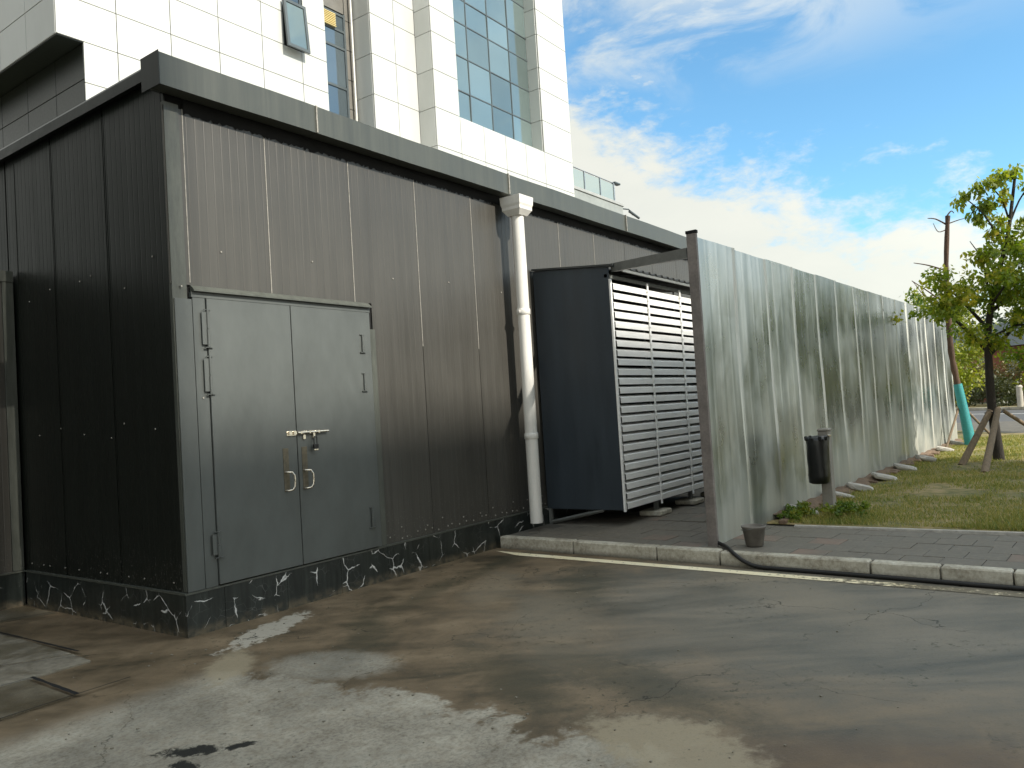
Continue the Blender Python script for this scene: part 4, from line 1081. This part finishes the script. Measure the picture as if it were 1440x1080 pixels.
clus(27, 12.9, -3.65, 3.1, .7, .55, .62); clus(50, 13.3, -4.6, 3.25, .85, .7, .75); clus(42, 13.6, -5.3, 3.1, .8, .8, .85); clus(14, 13.3, -4.6, 2.35, .6, .7, .35); clus(24, 13.6, -5.15, 1.95, .4, .5, .42)
clus(12, 13.4, -4.75, 4.1, .3, .28, .4)
cl1 += [(x+random.gauss(0, .16), y+random.gauss(0, .16), z+random.gauss(0, .16)) for x, y, z in cl1]
leaves('crown', cl1, .16, 34, .10, M['leaf_tree'], T1, origin=(13.36, -4.24, 3))
cl1 = []
for p in ((13.2, -4.05, 5.0), (13.25, -4.25, 5.15), (13.3, -4.4, 5.2), (13.4, -4.6, 5.3), (13.5, -4.8, 5.35), (13.3, -4.4, 4.85), (13.45, -4.65, 4.95), (13.3, -4.3, 4.75), (13.2, -4.2, 4.6), (13.4, -4.55, 4.5), (13.6, -5.0, 5.1), (13.2, -4.35, 3.95), (13.15, -4.2, 3.85), (13.3, -4.5, 4.3), (13.7, -5.2, 5.0), (13.6, -5.0, 4.5)):
    cl1.append(p); cl1.append((p[0]+random.uniform(-.1, .1), p[1]+random.uniform(-.12, .12), p[2]-.08))
leaves('crown_tip', cl1, .15, 42, .12, M['leaf_tree'], T1, droop=1.0, origin=(13.36, -4.24, 4.5))
# timber props
for i, (a, b_, tx) in enumerate((((12.43, -3.74, .12), (13.24, -4.17, 1.03), 'dark timber prop leaning from the left onto the staked tree'), ((10.95, -4.22, .12), (13.2, -4.30, 1.06), 'pale timber prop leaning towards the camera from the staked tree'), ((14.6, -5.3, .12), (13.42, -4.36, 1.02), 'thin timber prop on the right side of the staked tree'))):
    tag(MB().tube([a, b_], [.06, .05] if i < 2 else [.04, .035], 8).build('tree_prop', M['pole']), tx, 'prop', 'timber props of the staked tree')
tag(MB().tube([(13.33+.14*math.cos(a), -4.22+.14*math.sin(a), 1.0+.01*math.sin(3*a)) for a in np.linspace(0, 2*PI, 16)], .012, 6).build('tie_strap', M['black']), 'dark tie binding the timber props to the staked tree trunk', 'strap')

T2 = thing('dead_tree', 'bare topped dead tree with turquoise wrapped lower trunk beyond the fence end', 'tree', (17.27, -3.25, .12))
tp = [(17.27, -3.40, .10), (17.24, -3.33, .8), (17.20, -3.24, 1.55), (17.17, -3.17, 2.3), (17.13, -3.18, 3.3), (17.12, -3.22, 4.3), (17.13, -3.33, 5.40)]
MB().tube(smooth_path(tp, 4), [.078-.030*(i/24)+.008*math.sin(i*2.7) for i in range(25)], 10).build('trunk', M['bark_dead'], T2)
MB().tube(smooth_path([(17.27, -3.40, .11), (17.24, -3.33, .8), (17.20, -3.24, 1.55)], 6), [.125, .122, .118, .114, .112, .108, .106, .102, .10, .098, .096, .094, .092], 14).build('trunk_wrap', M['cyan'], T2)
for a, b_, c_, r in (((17.13, -3.3, 5.2), (17.0, -3.1, 5.35), (16.9, -2.95, 5.38), .022), ((17.13, -3.3, 5.1), (17.0, -3.13, 5.05), (16.93, -3.05, 5.25), .014), ((17.13, -3.33, 5.22), (17.2, -3.55, 5.28), (17.25, -3.72, 5.30), .014), ((17.12, -3.3, 5.38), (17.15, -3.4, 5.5), (17.2, -3.45, 5.45), .02),
                     ((17.12, -3.22, 4.15), (16.9, -2.9, 4.3), (16.7, -2.62, 4.38), .022), ((17.13, -3.2, 3.75), (16.85, -2.85, 3.55), (16.65, -2.58, 3.95), .016), ((17.12, -3.2, 3.35), (16.9, -2.85, 3.7), (16.7, -2.55, 3.98), .022)):
    MB().tube(smooth_path([a, b_, c_], 4), [r*(1-.6*i/8) for i in range(9)], 5).build('branch', M['bark_dead'], T2)
for a, b_, tx in (((16.4, -3.0, .12), (17.2, -3.22, 1.0), 'thin dark prop left of the turquoise wrapped trunk'), ((17.6, -3.95, .12), (17.25, -3.36, .95), 'thin dark prop right of the turquoise wrapped trunk')):
    tag(MB().tube([a, b_], .028, 6).build('tree_prop', M['pole']), tx, 'prop', 'props of the dead tree')

def tree(x, y, h, r, nclus, per, size, m, label, z0=0, name='background_tree', group=None, trunk_frac=.35, squash=.8, cat='tree', th=None):
    T = thing(name, label, cat, (x, y, z0), group)
    tr = h*.02+.04 if th is None else th
    MB().tube(smooth_path([(x, y, z0), (x+.1, y, z0+h*.3), (x, y+.1, z0+h*.75)], 3), [tr*(1-.1*i) for i in range(7)], 7).build('trunk', M['bark'], T)
    cs = []; cz = z0+h*(trunk_frac+(1-trunk_frac)/2)
    for _ in range(nclus):
        d = Vector((random.gauss(0, 1), random.gauss(0, 1), random.gauss(0, 1))).normalized()*random.uniform(.35, 1)**.6
        cs.append((x+d.x*r, y+d.y*r, cz+d.z*h*(1-trunk_frac)/2*.9))
    leaves('crown', cs, r*.30, per, size, m, T, origin=(x, y, cz)); return T
# bright yellow-green tree just past the fence end and others over the fence top
tree(24.0, -2.1, 4.7, 1.3, 60, 90, .14, M['leaf_yellow'], 'yellow-green bushy tree seen right behind the turquoise wrapped trunk', trunk_frac=.16)
tree(20.6, -1.9, 4.35, .9, 26, 70, .12, M['leaf'], 'small leafy tree whose top shows over the far end of the fence', trunk_frac=.3)
tree(22.5, -5.1, 3.0, 1.0, 24, 80, .12, M['leaf_yellow'], 'low yellow-green tree behind the staked tree near the road', trunk_frac=.3)
# hedge, shrubs, brick wall and houses across the road
def rp(s_, w_): q = Vector(c0)-dv*s_+nv*w_; return q.x, q.y
for i in range(11):
    x, y = rp(2+i*3.3, 16.2)
    cs = [(x+random.uniform(-1.9, 1.9), y+random.uniform(-1.6, 1.6), random.uniform(.35, 1.7)) for _ in range(34)]
    if i == 0: allc = []
    allc += cs
H = thing('hedge', 'long dark clipped hedge on the verge across the road', 'hedge', (*rp(0, 16), .1))
leaves('foliage', allc, .55, 70, .20, M['leaf_hedge'], H, origin=(*rp(0, 16), .1))
allc = []
for i in range(46):
    x, y = rp(0+i*1.0, 19.2); allc += [(x+random.uniform(-.8, .8), y+random.uniform(-.8, .8), random.uniform(1.0, 3.1)) for _ in range(8)]
H = thing('shrub_row', 'olive and brown shrubs growing behind the dark hedge', 'shrubs', (*rp(0, 19), .1))
leaves('foliage', allc, .6, 60, .22, M['leaf_brown'], H, origin=(*rp(0, 19), .1))
def rbox(s0, s1, w0, w1, z0, z1):
    mb = MB(); p = [rp(s0, w0), rp(s1, w0), rp(s1, w1), rp(s0, w1)]; vs = [(*q, z0) for q in p]+[(*q, z1) for q in p]
    return mb.add(vs, [(0, 1, 2, 3), (7, 6, 5, 4), (0, 4, 5, 1), (1, 5, 6, 2), (2, 6, 7, 3), (3, 7, 4, 0)])
def house(s0, s1, w0, zt, zr, mw, label):
    Hh = thing('house', label, 'house', (*rp((s0+s1)/2, w0+3), .1))
    rbox(s0, s1, w0, w0+6, 0, zt).build('wall', mw, Hh)
    a = [rp(s0-.4, w0-.4), rp(s1+.4, w0-.4), rp(s1+.4, w0+6.4), rp(s0-.4, w0+6.4)]; m0, m1 = rp(s0-.4, w0+3), rp(s1+.4, w0+3)
    vs = [(*q, zt+.002) for q in a]+[(*m0, zr), (*m1, zr)]
    MB().add(vs, [(0, 1, 5, 4), (3, 4, 5, 2), (0, 4, 3), (1, 2, 5), (0, 3, 2, 1)]).build('roof', M['rooftile'], Hh)
    k = s0+1
    while k < s1-1.2:
        rbox(k, k+1.1, w0-.06, w0-.01, zt-1.9, zt-.6).build('window', M['glass_dark'], Hh); k += 2.6
house(20, 33, 24, 4.0, 6.0, M['brick'], 'low red brick house with dark roof glimpsed through the trees')
house(4, 17, 25, 4.4, 6.6, M['cream'], 'pale rendered house with dark roof behind the right-hand trees')
house(36, 50, 26, 4.2, 6.2, M['brick'], 'brick house with dark roof hidden behind the yellow-green tree')
W_ = thing('white_post', 'short white post on the verge across the road behind the staked tree', 'post', (47.1, -2.5, .12))
MB().tube([(46.4, -2.75, .1), (46.4, -2.75, 1.2)], .15, 8).build('post_shaft', M['cream'], W_); MB().tube([(46.4, -2.75, 1.201), (46.4, -2.75, 1.3)], [.17, .1], 8).build('post_top', M['cream'], W_)
for i in range(10):
    x, y = rp(-4+i*6.2+random.uniform(-1, 1), 36+random.uniform(-2, 3))
    tree(x, y, random.uniform(7, 9.5), random.uniform(3.0, 3.8), 40, 60, .42, M['leaf_dark'], 'dark green tree on the skyline across the road behind the houses', group='skyline trees across the road')

# ------------------------------------------------------------------ outside the frame: blocks added to shade and darken, trees the walls mirror
BK = thing('shade_block', 'tall plain beige block added out of view to shade the yard and shed wall', 'building', (6, -50, 0))
HB = 1.55+45*math.tan(R(SUN_EL))  # added sun blocker; height puts its shadow edge on the shed wall
MB().box(.56, 13.6, -60, -45, 0, HB).build('wall', simple('beige_render', (.40, .36, .29), .8), BK)
MB().box(-30, .55, -62, -45, 0, HB+5.5).build('wall', M['brick'], BK)  # taller mass added to keep the sun off the annex
mb = MB().box(-.8, .8, -.03, .03, 0, 1.8)
for i in range(14):
    for j in range(11):
        x, z = -28+i*3.1, 1.2+j*3.2
        if i == 0 and j == 0: o = mb.build('window', M['glass_dark'], BK, origin=(0, 0, 0)); o.location = Vector((x, -44.97, z))-WLOC[BK.name]; pc = o.data
        else: place('window', pc, (x, -44.97, z), BK)
WL = thing('dark_mirror_block', 'unseen dark grey block added at far left for the shed side to mirror', 'building', (-16, 8, 0))
MB().box(-22, -12, -2, 34, 0, 14).build('wall', simple('grey_wall', (.06, .065, .055), .8), WL)  # added so the shed's side wall mirrors something dark
MB().box(-22.2, -11.8, -2.2, 34.2, 14.002, 14.2).build('roof', M['rooftile'], WL)
for i in range(8):
    tree(34+i*8+random.uniform(-1, 1), -21-i*3+random.uniform(-2, 2), random.uniform(5.0, 6.5), 3.3, 38, 55, .45, M['leaf_dark'], 'dark roadside tree to the right of the yard, outside the photo', group='roadside trees right of the yard')

# small litter: pebbles, leaves
mb = MB()
for k in range(230):
    x = random.uniform(-2.5, 3.4); y = random.uniform(-4.8, -.1); r = random.uniform(.002, .0065)
    if random.random() < .5: x = random.uniform(-1.6, .3)
    mb.box(x-r, x+r*1.2, y-r, y+r, .0, r*1.1, c=r*.3)
stuff(tag(mb.build('grit', simple('grit_stone', (.2, .18, .14), .9, var=.5, vscale=60)), 'small stones and grit scattered over the stained yard', 'grit'))
